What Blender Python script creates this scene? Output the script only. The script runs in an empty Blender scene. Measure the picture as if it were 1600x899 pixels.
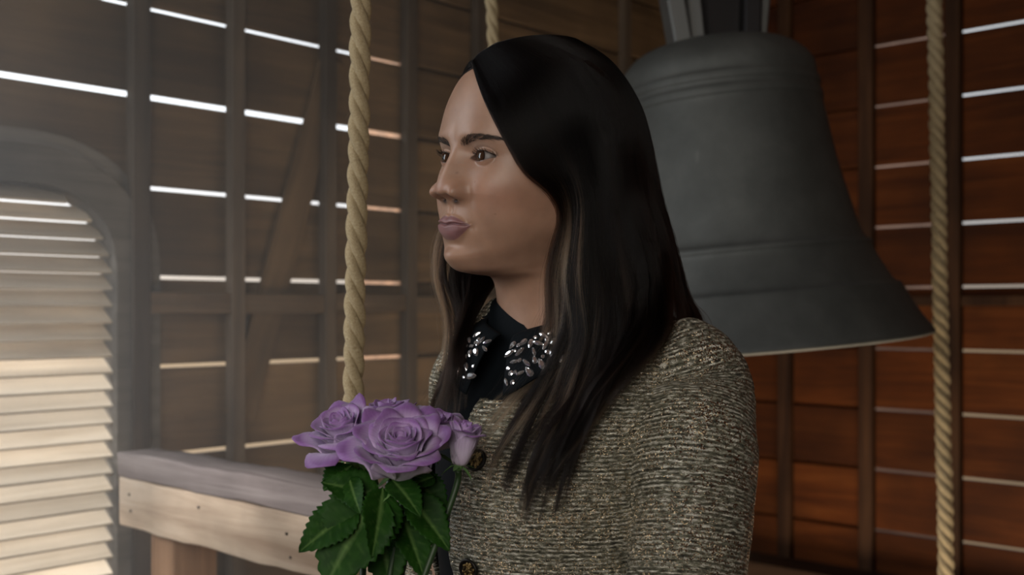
import bpy, bmesh, math, random
import numpy as np
from mathutils import Vector, Matrix
random.seed(7)
RNG = np.random.default_rng(7)
S = bpy.context.scene
COL = S.collection

# ---------------------------------------------------------------- camera
FPX, HOR, CAMZ = 1700.0, 485.0, 1.375
cam_data = bpy.data.cameras.new('camera')
cam_data.sensor_width = 36.0
cam_data.lens = 36.0 * FPX / 1600.0
cam_data.shift_y = (HOR - 449.5) / 1600.0
cam = bpy.data.objects.new('camera', cam_data)
COL.objects.link(cam)
cam.location = (0, 0, CAMZ)
cam.rotation_euler = (math.radians(90), 0, 0)
cam_data.clip_start = 0.02
cam_data.dof.use_dof = True
cam_data.dof.focus_distance = 1.02
cam_data.dof.aperture_fstop = 5.6
S.camera = cam
S.view_settings.view_transform = 'Standard'
S.view_settings.look = 'None'
S.view_settings.gamma = 1.0
S.view_settings.use_curve_mapping = False
S.view_settings.exposure = 0.0
S.cycles.use_denoising = True
S.cycles.max_bounces = 8
S.cycles.volume_bounces = 0
S.cycles.transparent_max_bounces = 12

# room frame: corner C, left wall runs from C along -DL, right wall runs from C along DR
DL = Vector((0.676, 0.737, 0.0)).normalized()
DR = Vector((0.737, -0.676, 0.0)).normalized()     # also the inward normal of the left wall
C = Vector((0.658, 3.857, 0.0))

# ---------------------------------------------------------------- world
world = bpy.data.worlds.new('daylight'); S.world = world
world.use_nodes = True
wt = world.node_tree; wt.nodes.clear()
wo = wt.nodes.new('ShaderNodeOutputWorld'); bg = wt.nodes.new('ShaderNodeBackground')
tc = wt.nodes.new('ShaderNodeTexCoord'); sx = wt.nodes.new('ShaderNodeSeparateXYZ')
rz = wt.nodes.new('ShaderNodeValToRGB')
rz.color_ramp.elements[0].position = 0.495; rz.color_ramp.elements[0].color = (0.30, 0.22, 0.14, 1)
rz.color_ramp.elements[1].position = 0.575; rz.color_ramp.elements[1].color = (0.92, 0.96, 1.0, 1)
mr = wt.nodes.new('ShaderNodeMath'); mr.operation = 'MULTIPLY_ADD'; mr.inputs[1].default_value = 0.5; mr.inputs[2].default_value = 0.5
wt.links.new(tc.outputs['Generated'], sx.inputs[0])
wt.links.new(sx.outputs['Z'], mr.inputs[0]); wt.links.new(mr.outputs[0], rz.inputs[0])
# brighter on the sun's side
sd_ = wt.nodes.new('ShaderNodeMapRange'); sd_.inputs[1].default_value = -0.55; sd_.inputs[2].default_value = 0.75; sd_.inputs[3].default_value = 2.6; sd_.inputs[4].default_value = 0.24
wt.links.new(sx.outputs['X'], sd_.inputs[0]); wt.links.new(sd_.outputs[0], bg.inputs[1])
wt.links.new(rz.outputs[0], bg.inputs[0])
wt.links.new(bg.outputs[0], wo.inputs[0])

# ---------------------------------------------------------------- sun and lamps
def lamp(name, kind, loc, target, energy, color=(1, 1, 1), **kw):
    d = bpy.data.lights.new(name, kind); d.energy = energy; d.color = color
    for k, v in kw.items(): setattr(d, k, v)
    o = bpy.data.objects.new(name, d); COL.objects.link(o)
    o.location = loc
    o.rotation_euler = (Vector(target) - Vector(loc)).to_track_quat('-Z', 'Y').to_euler()
    return o
sun_from = -DR * 0.62 - DL * 0.28 + Vector((0, 0, 0.74))
lamp('sun', 'SUN', sun_from * 10, (0, 0, 0), 9.5, (1.0, 0.96, 0.91), angle=0.02)
lamp('window_daylight', 'AREA', (-1.55, 1.10, 1.95), (-0.20, 1.25, 1.35), 14.0, (0.90, 0.95, 1.0), shape='RECTANGLE', size=0.5, size_y=1.3)
lamp('room_fill', 'AREA', (-0.55, -1.0, 1.85), (0.45, 2.4, 1.2), 30.0, (1.0, 0.93, 0.84), shape='RECTANGLE', size=1.2, size_y=1.2)  # added soft fill from behind the camera; no opening there

_l = lamp('rail_fill', 'AREA', (-1.0, 1.20, 1.55), (-0.42, 1.78, 1.05), 2.6, (0.97, 0.97, 1.0), shape='RECTANGLE', size=0.35, size_y=0.5)  # extra lamp added to brighten the railing
_l.data.spread = math.radians(100)
lamp('low_wall_fill', 'AREA', (0.75, 2.35, 0.25), (0.75, 2.6, 3.0), 17.0, (1.0, 0.80, 0.58), shape='RECTANGLE', size=0.9, size_y=0.9)  # warm upward fill added for the walls; the floor has no opening

# ---------------------------------------------------------------- helpers
def at(px, py, Y):
    return Vector(((px - 800) / FPX * Y, Y, CAMZ - (py - HOR) / FPX * Y))
def link(o, parent=None):
    COL.objects.link(o)
    if parent is not None: o.parent = parent
    return o
def np_mesh(name, verts, faces, smooth=True):
    """faces: (n,4) or (n,3) int array, or a list of lists"""
    me = bpy.data.meshes.new(name)
    if isinstance(faces, np.ndarray):
        verts = np.asarray(verts, np.float32)
        n, k = faces.shape
        me.vertices.add(len(verts)); me.vertices.foreach_set('co', verts.ravel())
        me.loops.add(n * k); me.loops.foreach_set('vertex_index', faces.astype(np.int32).ravel())
        me.polygons.add(n)
        me.polygons.foreach_set('loop_start', np.arange(0, n * k, k, dtype=np.int32))
        me.update(calc_edges=True)
    else:
        me.from_pydata([tuple(v) for v in verts], [], faces)
    me.validate()
    me.polygons.foreach_set('use_smooth', [smooth] * len(me.polygons))
    me.update()
    return me
def obj(name, me, mat=None, parent=None, loc=None, rot=None):
    o = bpy.data.objects.new(name, me)
    if mat is not None and len(me.materials) == 0: me.materials.append(mat)
    link(o, parent)
    if loc is not None: o.location = loc
    if rot is not None: o.rotation_euler = rot
    return o
def empty(name, loc=(0, 0, 0), label=None, cat=None, group=None, kind=None):
    o = bpy.data.objects.new(name, None); o.empty_display_size = 0.05
    COL.objects.link(o); o.location = loc
    tag(o, label, cat, group, kind); return o
def tag(o, label=None, cat=None, group=None, kind=None):
    if label: o['label'] = label
    if cat: o['category'] = cat
    if group: o['group'] = group
    if kind: o['kind'] = kind
    return o
def grid_faces(nu, nv, wrap_u=False):
    """verts laid out [v][u]"""
    iu = np.arange(nu if wrap_u else nu - 1); iv = np.arange(nv - 1)
    U, V = np.meshgrid(iu, iv)
    a = V * nu + U; b = V * nu + (U + 1) % nu
    return np.stack([a, b, b + nu, a + nu], -1).reshape(-1, 4)
def box_mesh(name, size, bevel=0.0, off=(0, 0, 0), segs=1):
    bm = bmesh.new(); bmesh.ops.create_cube(bm, size=1)
    for v in bm.verts:
        v.co = Vector((v.co.x * size[0] + off[0], v.co.y * size[1] + off[1], v.co.z * size[2] + off[2]))
    if bevel: bmesh.ops.bevel(bm, geom=bm.edges[:], offset=bevel, segments=segs, affect='EDGES', profile=0.5)
    me = bpy.data.meshes.new(name); bm.to_mesh(me); bm.free(); return me
def frame_rot(xdir, zdir=Vector((0, 0, 1))):
    x = Vector(xdir).normalized(); y = Vector(zdir).cross(x).normalized(); z = x.cross(y)
    return Matrix((x, y, z)).transposed().to_euler()
def lathe(name, prof, n=96):
    th = np.linspace(0, 2 * np.pi, n, endpoint=False)
    v = np.array([[r * np.cos(t), r * np.sin(t), z] for r, z in prof for t in th])
    return np_mesh(name, v, grid_faces(n, len(prof), True))
def catmull(P, n):
    P = np.asarray(P, float); m = len(P)
    t = np.linspace(0, m - 1, n); i = np.clip(t.astype(int), 0, m - 2); f = (t - i)[:, None]
    p0 = P[np.clip(i - 1, 0, m - 1)]; p1 = P[i]; p2 = P[i + 1]; p3 = P[np.clip(i + 2, 0, m - 1)]
    return 0.5 * ((2 * p1) + (-p0 + p2) * f + (2 * p0 - 5 * p1 + 4 * p2 - p3) * f ** 2 + (-p0 + 3 * p1 - 3 * p2 + p3) * f ** 3)
def tube(path, radii, n=12, cap=True):
    """verts, faces of a tube along an (m,3) path"""
    P = np.asarray(path, float); m = len(P); R = np.broadcast_to(np.asarray(radii, float), (m,))
    T = np.gradient(P, axis=0); T /= np.linalg.norm(T, axis=1)[:, None] + 1e-12
    up = np.array([0, 0, 1.0]) if abs(T[0][2]) < 0.9 else np.array([1.0, 0, 0])
    V = []; a = np.cross(up, T[0]); a /= np.linalg.norm(a)
    th = np.linspace(0, 2 * np.pi, n, endpoint=False)
    for i in range(m):
        a = a - T[i] * a.dot(T[i]); a /= np.linalg.norm(a); b = np.cross(T[i], a)
        V.append(P[i] + R[i] * (np.cos(th)[:, None] * a + np.sin(th)[:, None] * b))
    V = np.concatenate(V); F = grid_faces(n, m, True).tolist()
    if cap: F += [list(range(n))[::-1], [(m - 1) * n + k for k in range(n)]]
    return V, F

# ---------------------------------------------------------------- materials
def new_mat(name):
    m = bpy.data.materials.new(name); m.use_nodes = True
    nt = m.node_tree; b = nt.nodes['Principled BSDF']
    return m, nt, b
def N(nt, t, **kw):
    n = nt.nodes.new('ShaderNode' + t)
    for k, v in kw.items():
        if k in n.inputs.keys() if isinstance(k, str) else False: n.inputs[k].default_value = v
        else: setattr(n, k, v)
    return n
def ramp(nt, stops):
    r = nt.nodes.new('ShaderNodeValToRGB'); e = r.color_ramp.elements
    while len(e) < len(stops): e.new(0.5)
    for k, (p, c) in enumerate(stops):
        e[k].position = p; e[k].color = (*c, 1) if len(c) == 3 else c
    return r
def wood(name, c_dark, c_mid, c_light, rough=0.75, scale=1.0, bump=0.25, axis=0, stain=0.5):
    """grain runs along local axis"""
    m, nt, b = new_mat(name); L = nt.links.new
    t = N(nt, 'TexCoord'); oi = N(nt, 'ObjectInfo')
    off = N(nt, 'VectorMath', operation='MULTIPLY_ADD')
    sc = [26.0 * scale] * 3; sc[axis] = 1.6 * scale
    comb = N(nt, 'CombineXYZ')
    mm = N(nt, 'Math', operation='MULTIPLY'); mm.inputs[1].default_value = 37.0
    L(oi.outputs['Random'], mm.inputs[0])
    for k in range(3): L(mm.outputs[0], comb.inputs[k])
    off.inputs[1].default_value = sc
    L(t.outputs['Object'], off.inputs[0]); L(comb.outputs[0], off.inputs[2])
    n1 = N(nt, 'TexNoise'); n1.inputs['Scale'].default_value = 1.0; n1.inputs['Detail'].default_value = 7; n1.inputs['Roughness'].default_value = 0.65; n1.inputs['Distortion'].default_value = 0.7
    L(off.outputs[0], n1.inputs['Vector'])
    r = ramp(nt, [(0.30, c_dark), (0.52, c_mid), (0.74, c_light)]); L(n1.outputs['Fac'], r.inputs[0])
    # blotchy wear
    n2 = N(nt, 'TexNoise'); n2.inputs['Scale'].default_value = 3.2; n2.inputs['Detail'].default_value = 4
    o2 = N(nt, 'VectorMath', operation='ADD'); L(t.outputs['Object'], o2.inputs[0]); L(comb.outputs[0], o2.inputs[1]); L(o2.outputs[0], n2.inputs['Vector'])
    r2 = ramp(nt, [(0.3, (1 - stain,) * 3), (0.7, (1 + stain * 0.5,) * 3)]); L(n2.outputs['Fac'], r2.inputs[0])
    mx = N(nt, 'Mix', data_type='RGBA', blend_type='MULTIPLY'); mx.inputs[0].default_value = 1.0
    L(r.outputs[0], mx.inputs[6]); L(r2.outputs[0], mx.inputs[7])
    hv = N(nt, 'HueSaturation'); mv = N(nt, 'MapRange'); mv.inputs[3].default_value = 0.75; mv.inputs[4].default_value = 1.25
    L(oi.outputs['Random'], mv.inputs[0]); L(mv.outputs[0], hv.inputs['Value']); L(mx.outputs[2], hv.inputs['Color'])
    L(hv.outputs[0], b.inputs['Base Color']); b.inputs['Roughness'].default_value = rough; b.inputs['Specular IOR Level'].default_value = 0.22
    bp = N(nt, 'Bump'); bp.inputs['Strength'].default_value = bump; bp.inputs['Distance'].default_value = 0.004
    L(n1.outputs['Fac'], bp.inputs['Height']); L(bp.outputs[0], b.inputs['Normal'])
    return m
M = {}
M['board_left'] = wood('weathered board', (0.078, 0.048, 0.024), (0.148, 0.093, 0.047), (0.215, 0.140, 0.074))
M['board_right'] = wood('red brown board', (0.052, 0.0125, 0.0018), (0.098, 0.025, 0.0034), (0.15, 0.045, 0.008))
M['stud'] = wood('dark stud', (0.050, 0.036, 0.025), (0.092, 0.067, 0.046), (0.14, 0.104, 0.073), axis=2)
M['stud_right'] = wood('red stud', (0.028, 0.012, 0.006), (0.054, 0.024, 0.011), (0.085, 0.040, 0.018), axis=2)
M['nogging'] = wood('nogging', (0.055, 0.036, 0.022), (0.105, 0.070, 0.042), (0.16, 0.11, 0.068))
M['slat'] = wood('pale slat', (0.46, 0.38, 0.28), (0.60, 0.52, 0.41), (0.70, 0.62, 0.50), stain=0.2)
M['frame'] = wood('arch frame', (0.075, 0.066, 0.055), (0.125, 0.110, 0.092), (0.18, 0.16, 0.135))
M['rail_cap'] = wood('grey rail cap', (0.15, 0.12, 0.108), (0.25, 0.205, 0.19), (0.37, 0.315, 0.29), bump=0.35)
M['rail'] = wood('pale rail', (0.40, 0.28, 0.19), (0.60, 0.46, 0.33), (0.74, 0.61, 0.47), bump=0.35)
M['post'] = wood('brown post', (0.17, 0.09, 0.045), (0.27, 0.15, 0.08), (0.36, 0.21, 0.12), axis=2)
M['dark_beam'] = wood('dark beam', (0.02, 0.010, 0.005), (0.04, 0.021, 0.011), (0.065, 0.036, 0.02))
M['backdrop'] = wood('barn wall', (0.20, 0.10, 0.05), (0.28, 0.15, 0.08), (0.34, 0.20, 0.12))  # for the slab added outside to colour the gap light
M['dark_backdrop'] = wood('dark barn wall', (0.08, 0.05, 0.04), (0.13, 0.085, 0.065), (0.18, 0.12, 0.095))  # darker one, for the slab added to dim the gap light
M['floor'] = wood('floor board', (0.06, 0.035, 0.02), (0.10, 0.06, 0.035), (0.15, 0.09, 0.055))
# ================================================================ the room
ROOM_L, ROOM_R, ROOM_H = 4.6, 4.4, 3.04
def s_left(px):       # distance from the corner along the left wall of the point seen at column px
    k = (px - 800) / FPX
    return (C.x - k * C.y) / (DL.x - k * DL.y)
def s_right(px):
    k = (px - 800) / FPX
    return (k * C.y - C.x) / (DR.x - k * DR.y)
PITCH, GAP, BT = 0.19, 0.0088, 0.018
Z0 = CAMZ + 0.070 - 7 * PITCH          # a gap centre
wall_left = empty('wall_left', C, kind='structure'); wall_left.rotation_euler = frame_rot(-DL)
wall_right = empty('wall_right', C, kind='structure'); wall_right.rotation_euler = frame_rot(DR)
# local frames: left wall local x = away from corner, local y = z cross x
yl = Vector((0, 0, 1)).cross(-DL)      # left wall local y in the world
yr = Vector((0, 0, 1)).cross(DR)
SGL = 1.0 if yl.dot(DR) > 0 else -1.0  # sign of local y that points into the room
SGR = 1.0 if yr.dot(-DL) > 0 else -1.0
# window in the left wall: an arch with a flattened crown
WIN_S0 = s_left(178); WIN_SC = s_left(25); WIN_R = WIN_SC - WIN_S0
def z_left(px, py):
    s = s_left(px); Y = C.y - DL.y * s
    return CAMZ - (py - HOR) / FPX * Y
WIN_TOP = z_left(25, 281); WIN_H = 0.185
WIN_ZS = WIN_TOP - WIN_H               # springing line
WIN_ZB = 0.55
def arch_half(z, grow=0.0):
    if z < WIN_ZB: return 0.0
    if z <= WIN_ZS: return WIN_R + grow
    u = (z - WIN_ZS) / (WIN_H + grow)
    return (WIN_R + grow) * (1 - u ** 2.4) ** (1 / 2.4) if u < 1 else 0.0
def boards(parent, length, mat, sg, hole=None):
    k = 0
    rows = [Z0 + i * PITCH for i in range(-1, 20)]
    for i in range(len(rows) - 1):
        lo, hi = max(rows[i] + GAP / 2, 0.0), min(rows[i + 1] - GAP / 2, ROOM_H)
        if hi - lo < 0.03: continue
        segs = [(0.0, length)]
        if hole:
            # keep the board clear of the opening over its whole row; the arched frame covers the stair step
            h = max(arch_half(z) for z in np.linspace(lo, hi, 9))
            if h > 0: segs = [(0.0, WIN_SC - h), (WIN_SC + h, length)]
        for a, b_ in segs:
            wide = 0.005 if abs(lo - (CAMZ + 0.07 + 2 * PITCH)) < 0.05 and parent is wall_left else 0.0
            gj = random.uniform(-0.0012, 0.0012)
            me = box_mesh('board', (b_ - a, BT, hi - lo + gj - wide), 0.0015)
            o = obj('board', me, mat, parent)
            o.location = ((a + b_) / 2, -sg * BT / 2 - sg * random.uniform(0, 0.002), (lo + hi + wide) / 2)
boards(wall_left, ROOM_L, M['board_left'], SGL, True)
boards(wall_right, ROOM_R, M['board_right'], SGR)
def stud(parent, s, sg, mat, w=0.034, d=0.03, z0=0.0, z1=ROOM_H):
    o = obj('stud', box_mesh('stud', (w, d, z1 - z0), 0.002), mat, parent)
    o.location = (s, sg * (d / 2), (z0 + z1) / 2); return o
LS = [s_left(p) for p in (362, 506, 633, 742)]
for s in LS: stud(wall_left, s, SGL, M['stud'])
stud(wall_left, s_left(211), SGL, M['stud'], w=0.04)
stud(wall_left, 0.16, SGL, M['stud']); stud(wall_left, 0.45, SGL, M['stud'])
stud(wall_left, WIN_SC + WIN_R + 0.12, SGL, M['stud']); stud(wall_left, 4.2, SGL, M['stud'])
RS = [s_right(p) for p in (1231, 1358, 1493)]
for s in RS: stud(wall_right, s, SGR, M['stud_right'], w=0.045, d=0.03)
for s in (0.04, s_right(1640), s_right(1840), s_right(2200), 3.4): stud(wall_right, s, SGR, M['stud_right'])
# noggings between the left wall's studs
zn = z_left(420, 473)
ls = sorted(LS + [s_left(211), 0.45, 0.16])
for a, b_ in zip(ls[:-1], ls[1:]):
    o = obj('nogging', box_mesh('nogging', (b_ - a - 0.034, 0.026, 0.045), 0.002), M['nogging'], wall_left)
    o.location = ((a + b_) / 2, SGL * 0.013, zn + random.uniform(-0.004, 0.004))
rs = sorted(RS + [0.04, s_right(1640), s_right(1840)])
for a, b_ in zip(rs[:-1], rs[1:]):
    o = obj('nogging', box_mesh('nogging', (b_ - a - 0.045, 0.02, 0.03), 0.002), M['stud_right'], wall_right)
    o.location = ((a + b_) / 2, SGR * 0.010, CAMZ + 0.028)
# diagonal brace in the second bay
def lw(px, py): return Vector((s_left(px), 0, z_left(px, py)))
p0, p1 = lw(518, 100), lw(374, 645)
d = (p1 - p0); ln = d.length + 0.02
brace = obj('brace', box_mesh('brace', (ln, 0.008, 0.078), 0.001), M['board_left'], wall_left)
brace.location = (p0 + p1) / 2 + Vector((0, SGL * 0.0055, 0)); brace.rotation_euler = (0, -math.atan2(d.z, d.x), 0)
# panels added behind the boards near the corner to block the gap light
def block_gaps(parent, s0, s1, sg, gap, mat):
    o = obj('gap_blocker', box_mesh('gap_blocker', (s1 - s0, 0.012, ROOM_H)), mat, parent)
    o.location = ((s0 + s1) / 2, -sg * (BT + gap + 0.006), ROOM_H / 2)
block_gaps(wall_left, -0.05, s_left(640), SGL, 0.004, M['board_left'])
block_gaps(wall_right, -0.05, s_right(1350), SGR, 0.008, M['board_right'])
# slabs added outside to tint and dim the light seen through the gaps
def outside(name, p, xdir, w, h, mat):
    o = obj(name, box_mesh(name, (w, 0.1, h)), mat); o.location = (p[0], p[1], h / 2 - 1.0); o.rotation_euler = frame_rot(xdir); o['kind'] = 'structure'
outside('outside_backdrop_1', (-0.80, 6.6), (0.25, -0.97, 0), 2.2, 6.0, M['backdrop'])
outside('outside_backdrop_2', (2.10, 6.15), (0.80, -0.60, 0), 0.75, 6.0, M['dark_backdrop'])

# ---- arched louvred opening
win = empty('window_1', C, kind='structure'); win.rotation_euler = frame_rot(-DL)
def arch_pts(grow, n=48):
    A, Bv = WIN_R + grow, WIN_H + grow; pts = [(-A, WIN_ZB)]
    for a in np.linspace(math.pi, 0, n):
        c_, s_ = math.cos(a), math.sin(a)
        pts.append((A * math.copysign(abs(c_) ** (2 / 2.4), c_), WIN_ZS + Bv * abs(s_) ** (2 / 2.4)))
    pts.append((A, WIN_ZB)); return [Vector((WIN_SC + p[0], 0, p[1])) for p in pts]
def arch_band(name, r0, r1, y0, y1, mat):
    A, B = arch_pts(r0), arch_pts(r1); n = len(A); V = []; F = []
    for y in (y0, y1):
        V += [Vector((p.x, y, p.z)) for p in A] + [Vector((p.x, y, p.z)) for p in B]
    for i in range(n - 1):
        F += [[i, i + 1, n + i + 1, n + i], [2 * n + i, 3 * n + i, 3 * n + i + 1, 2 * n + i + 1],
              [i, 2 * n + i, 2 * n + i + 1, i + 1], [n + i, n + i + 1, 3 * n + i + 1, 3 * n + i]]
    F += [[0, n, 3 * n, 2 * n], [n - 1, 3 * n - 1, 4 * n - 1, 2 * n - 1]]
    me = np_mesh(name, V, F, False); bm = bmesh.new(); bm.from_mesh(me); bmesh.ops.recalc_face_normals(bm, faces=bm.faces[:]); bm.to_mesh(me); bm.free()
    return obj(name, me, mat, win)
arch_band('frame', -0.004, 0.070, SGL * 0.022, -SGL * 0.05, M['frame'])
arch_band('frame', 0.060, 0.100, SGL * 0.008, SGL * 0.0005, M['frame'])
LP = 0.0345
nsl = int((WIN_TOP - WIN_ZB) / LP)
for i in range(nsl):
    zc = WIN_ZB + 0.02 + i * LP
    h = arch_half(zc + 0.005)
    if h < 0.04: continue
    o = obj('slat', box_mesh('slat', (2 * h - 0.006, 0.053, 0.0065), 0.0012), M['slat'], win)
    o.location = (WIN_SC, -SGL * 0.02, zc)
    o.rotation_euler = (math.radians(-35) * SGL * random.uniform(0.97, 1.03), 0, 0)
# ---- the walls and surfaces behind the camera that close the room
def slab(name, center, sx, sy, sz, mat, xdir):
    o = obj(name, box_mesh(name, (sx, sy, sz)), mat); o.location = center; o.rotation_euler = frame_rot(xdir)
    o['kind'] = 'structure'; return o
mid = C - DL * ROOM_L / 2 + DR * ROOM_R / 2
fl = empty('floor', mid, kind='structure'); fl.rotation_euler = frame_rot(DR)
nb = 32; bw = ROOM_L / nb
fme = box_mesh('floor_board', (ROOM_R, bw - 0.004, 0.03), 0.002)
for i in range(nb):
    obj('floor_board', fme, M['floor'], fl, (0, -ROOM_L / 2 + (i + 0.5) * bw, -0.015))
slab('ceiling', mid + Vector((0, 0, ROOM_H + 0.012)), ROOM_R + 0.1, ROOM_L + 0.1, 0.02, M['board_right'], DR)
slab('wall_back', C - DL * (ROOM_L + 0.02) + DR * ROOM_R / 2 + Vector((0, 0, ROOM_H / 2)), ROOM_R, 0.02, ROOM_H, M['board_right'], DR)
slab('wall_side', C + DR * (ROOM_R + 0.02) - DL * ROOM_L / 2 + Vector((0, 0, ROOM_H / 2)), ROOM_L, 0.02, ROOM_H, M['board_right'], DL)
# unseen board added outside to keep the sun off the upper slats
shade_board = slab('sun_shade', C - DL * WIN_SC - DR * (0.42 + BT) + Vector((0, 0, 2.28)), 1.2, 0.82, 0.03, M['frame'], DL)
# low dark sill beam along the right wall
sb = slab('trim_1', C + DR * (ROOM_R / 2) - DL * 0.10 + Vector((0, 0, 0.50)), ROOM_R - 0.1, 0.14, 0.12, M['dark_beam'], DR)

# ================================================================ bell
BY = 2.28
bell_px = FPX / BY
metal, nt, b = new_mat('dull bell metal'); L = nt.links.new
t = N(nt, 'TexCoord'); n1 = N(nt, 'TexNoise'); n1.inputs['Scale'].default_value = 5; n1.inputs['Detail'].default_value = 8; n1.inputs['Roughness'].default_value = 0.7
L(t.outputs['Object'], n1.inputs['Vector'])
r = ramp(nt, [(0.25, (0.062, 0.067, 0.064)), (0.5, (0.092, 0.098, 0.093)), (0.80, (0.14, 0.147, 0.139))]); L(n1.outputs['Fac'], r.inputs[0])
n2 = N(nt, 'TexNoise'); n2.inputs['Scale'].default_value = 6.5; n2.inputs['Detail'].default_value = 3
mp = N(nt, 'Mapping'); mp.inputs['Scale'].default_value = (1.6, 1.6, 0.55); L(t.outputs['Object'], mp.inputs[0]); L(mp.outputs[0], n2.inputs['Vector'])
r2 = ramp(nt, [(0.70, (0, 0, 0)), (0.80, (1, 1, 1))]); L(n2.outputs['Fac'], r2.inputs[0])
mx = N(nt, 'Mix', data_type='RGBA'); L(r2.outputs[0], mx.inputs[0]); L(r.outputs[0], mx.inputs[6]); mx.inputs[7].default_value = (0.30, 0.31, 0.295, 1)
L(mx.outputs[2], b.inputs['Base Color']); b.inputs['Metallic'].default_value = 0.35; b.inputs['Roughness'].default_value = 0.62
n3 = N(nt, 'TexNoise'); n3.inputs['Scale'].default_value = 60; n3.inputs['Detail'].default_value = 5; L(t.outputs['Object'], n3.inputs['Vector'])
bp = N(nt, 'Bump'); bp.inputs['Strength'].default_value = 0.12; bp.inputs['Distance'].default_value = 0.003; L(n3.outputs['Fac'], bp.inputs['Height']); L(bp.outputs[0], b.inputs['Normal'])
M['bell'] = metal
bell = empty('church_bell', at(1121, 131, BY), 'large grey bronze bell hanging behind the woman in tweed', 'bell')
def bp_(r, y): return (r / bell_px * (0.985 if y > 300 else 1.0), -(y - 62) / bell_px * 0.955)
prof = [bp_(2, -3), bp_(40, -3), bp_(84, 1), bp_(112, 9), bp_(132, 22), bp_(145, 38), bp_(150, 52), bp_(151, 68), bp_(154, 73), bp_(155, 82), bp_(153.5, 86), bp_(154, 92), bp_(156.5, 96), bp_(157.5, 106), bp_(156, 112),
        bp_(160, 140), bp_(167, 190), bp_(175, 235), bp_(184, 275), bp_(195, 312), bp_(203, 333), bp_(211, 338), bp_(214, 344), bp_(213, 351), bp_(221, 370), bp_(231, 390), bp_(239, 404), bp_(248, 409), bp_(252, 416),
        bp_(263, 440), bp_(276, 464), bp_(288, 482), bp_(291, 489), bp_(286, 493), bp_(270, 494), bp_(256, 480), bp_(236, 430), bp_(206, 360), bp_(180, 290), bp_(160, 210), bp_(143, 120), bp_(138, 60), bp_(100, 18), bp_(2, 14)]
prof = [tuple(p) for p in catmull(prof, len(prof) * 3)]
prof = [(max(p[0], 0.002), p[1]) for p in prof]
bo = obj('bell_body', lathe('bell_body', prof, 128), metal, bell)
bell.rotation_euler = (math.radians(-0.3), math.radians(-4.8), 0)
cl = catmull([(0, 0, -0.04), (0.003, 0, -0.2), (0.006, 0, -0.38), (0.006, 0, -0.50)], 20)
v, f = tube(cl, [0.014] * 12 + [0.018, 0.03, 0.045, 0.05, 0.045, 0.03, 0.02, 0.012], 16)
obj('clapper', np_mesh('clapper', v, f), metal, bell)
# crown straps and yoke
strap_m, nt, b = new_mat('strap metal'); b.inputs['Base Color'].default_value = (0.15, 0.155, 0.15, 1); b.inputs['Metallic'].default_value = 0.5; b.inputs['Roughness'].default_value = 0.5
dark_m, nt, b = new_mat('yoke iron'); b.inputs['Base Color'].default_value = (0.025, 0.023, 0.024, 1); b.inputs['Metallic'].default_value = 0.6; b.inputs['Roughness'].default_value = 0.55
def strap(x, y0, tilt, w, dp, mt):
    o = obj('strap', box_mesh('strap', (w, dp, 0.30), 0.004), mt, bell); o.location = (x, y0, 0.135); o.rotation_euler = (0, tilt, 0)
strap(-0.086, -0.05, math.radians(-5), 0.036, 0.10, strap_m)
strap(-0.050, -0.075, math.radians(-1), 0.030, 0.03, strap_m)
strap(0.072, -0.03, math.radians(6), 0.034, 0.08, dark_m)
strap(0.10, -0.01, math.radians(10), 0.022, 0.07, strap_m)
yk = obj('yoke', box_mesh('yoke', (0.62, 0.12, 0.14), 0.01), dark_m, bell); yk.location = (0, 0.02, 0.34)
hb = obj('crown_loop', box_mesh('crown_loop', (0.11, 0.06, 0.30), 0.02, segs=2), dark_m, bell); hb.location = (0.03, 0.02, 0.13)

# ================================================================ ropes
rope_m, nt, b = new_mat('manila rope'); L = nt.links.new
t = N(nt, 'TexCoord'); at_ = N(nt, 'Attribute'); at_.attribute_name = 'strand'
n1 = N(nt, 'TexNoise'); n1.inputs['Scale'].default_value = 1.0; n1.inputs['Detail'].default_value = 5
mp = N(nt, 'Mapping'); mp.inputs['Scale'].default_value = (6, 90, 1); L(at_.outputs['Vector'], mp.inputs[0]); L(mp.outputs[0], n1.inputs['Vector'])
r = ramp(nt, [(0.28, (0.22, 0.155, 0.075)), (0.5, (0.42, 0.33, 0.19)), (0.72, (0.58, 0.49, 0.33))]); L(n1.outputs['Fac'], r.inputs[0])
L(r.outputs[0], b.inputs['Base Color']); b.inputs['Roughness'].default_value = 0.85
bp = N(nt, 'Bump'); bp.inputs['Strength'].default_value = 0.8; bp.inputs['Distance'].default_value = 0.002; L(n1.outputs['Fac'], bp.inputs['Height']); L(bp.outputs[0], b.inputs['Normal'])
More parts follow.
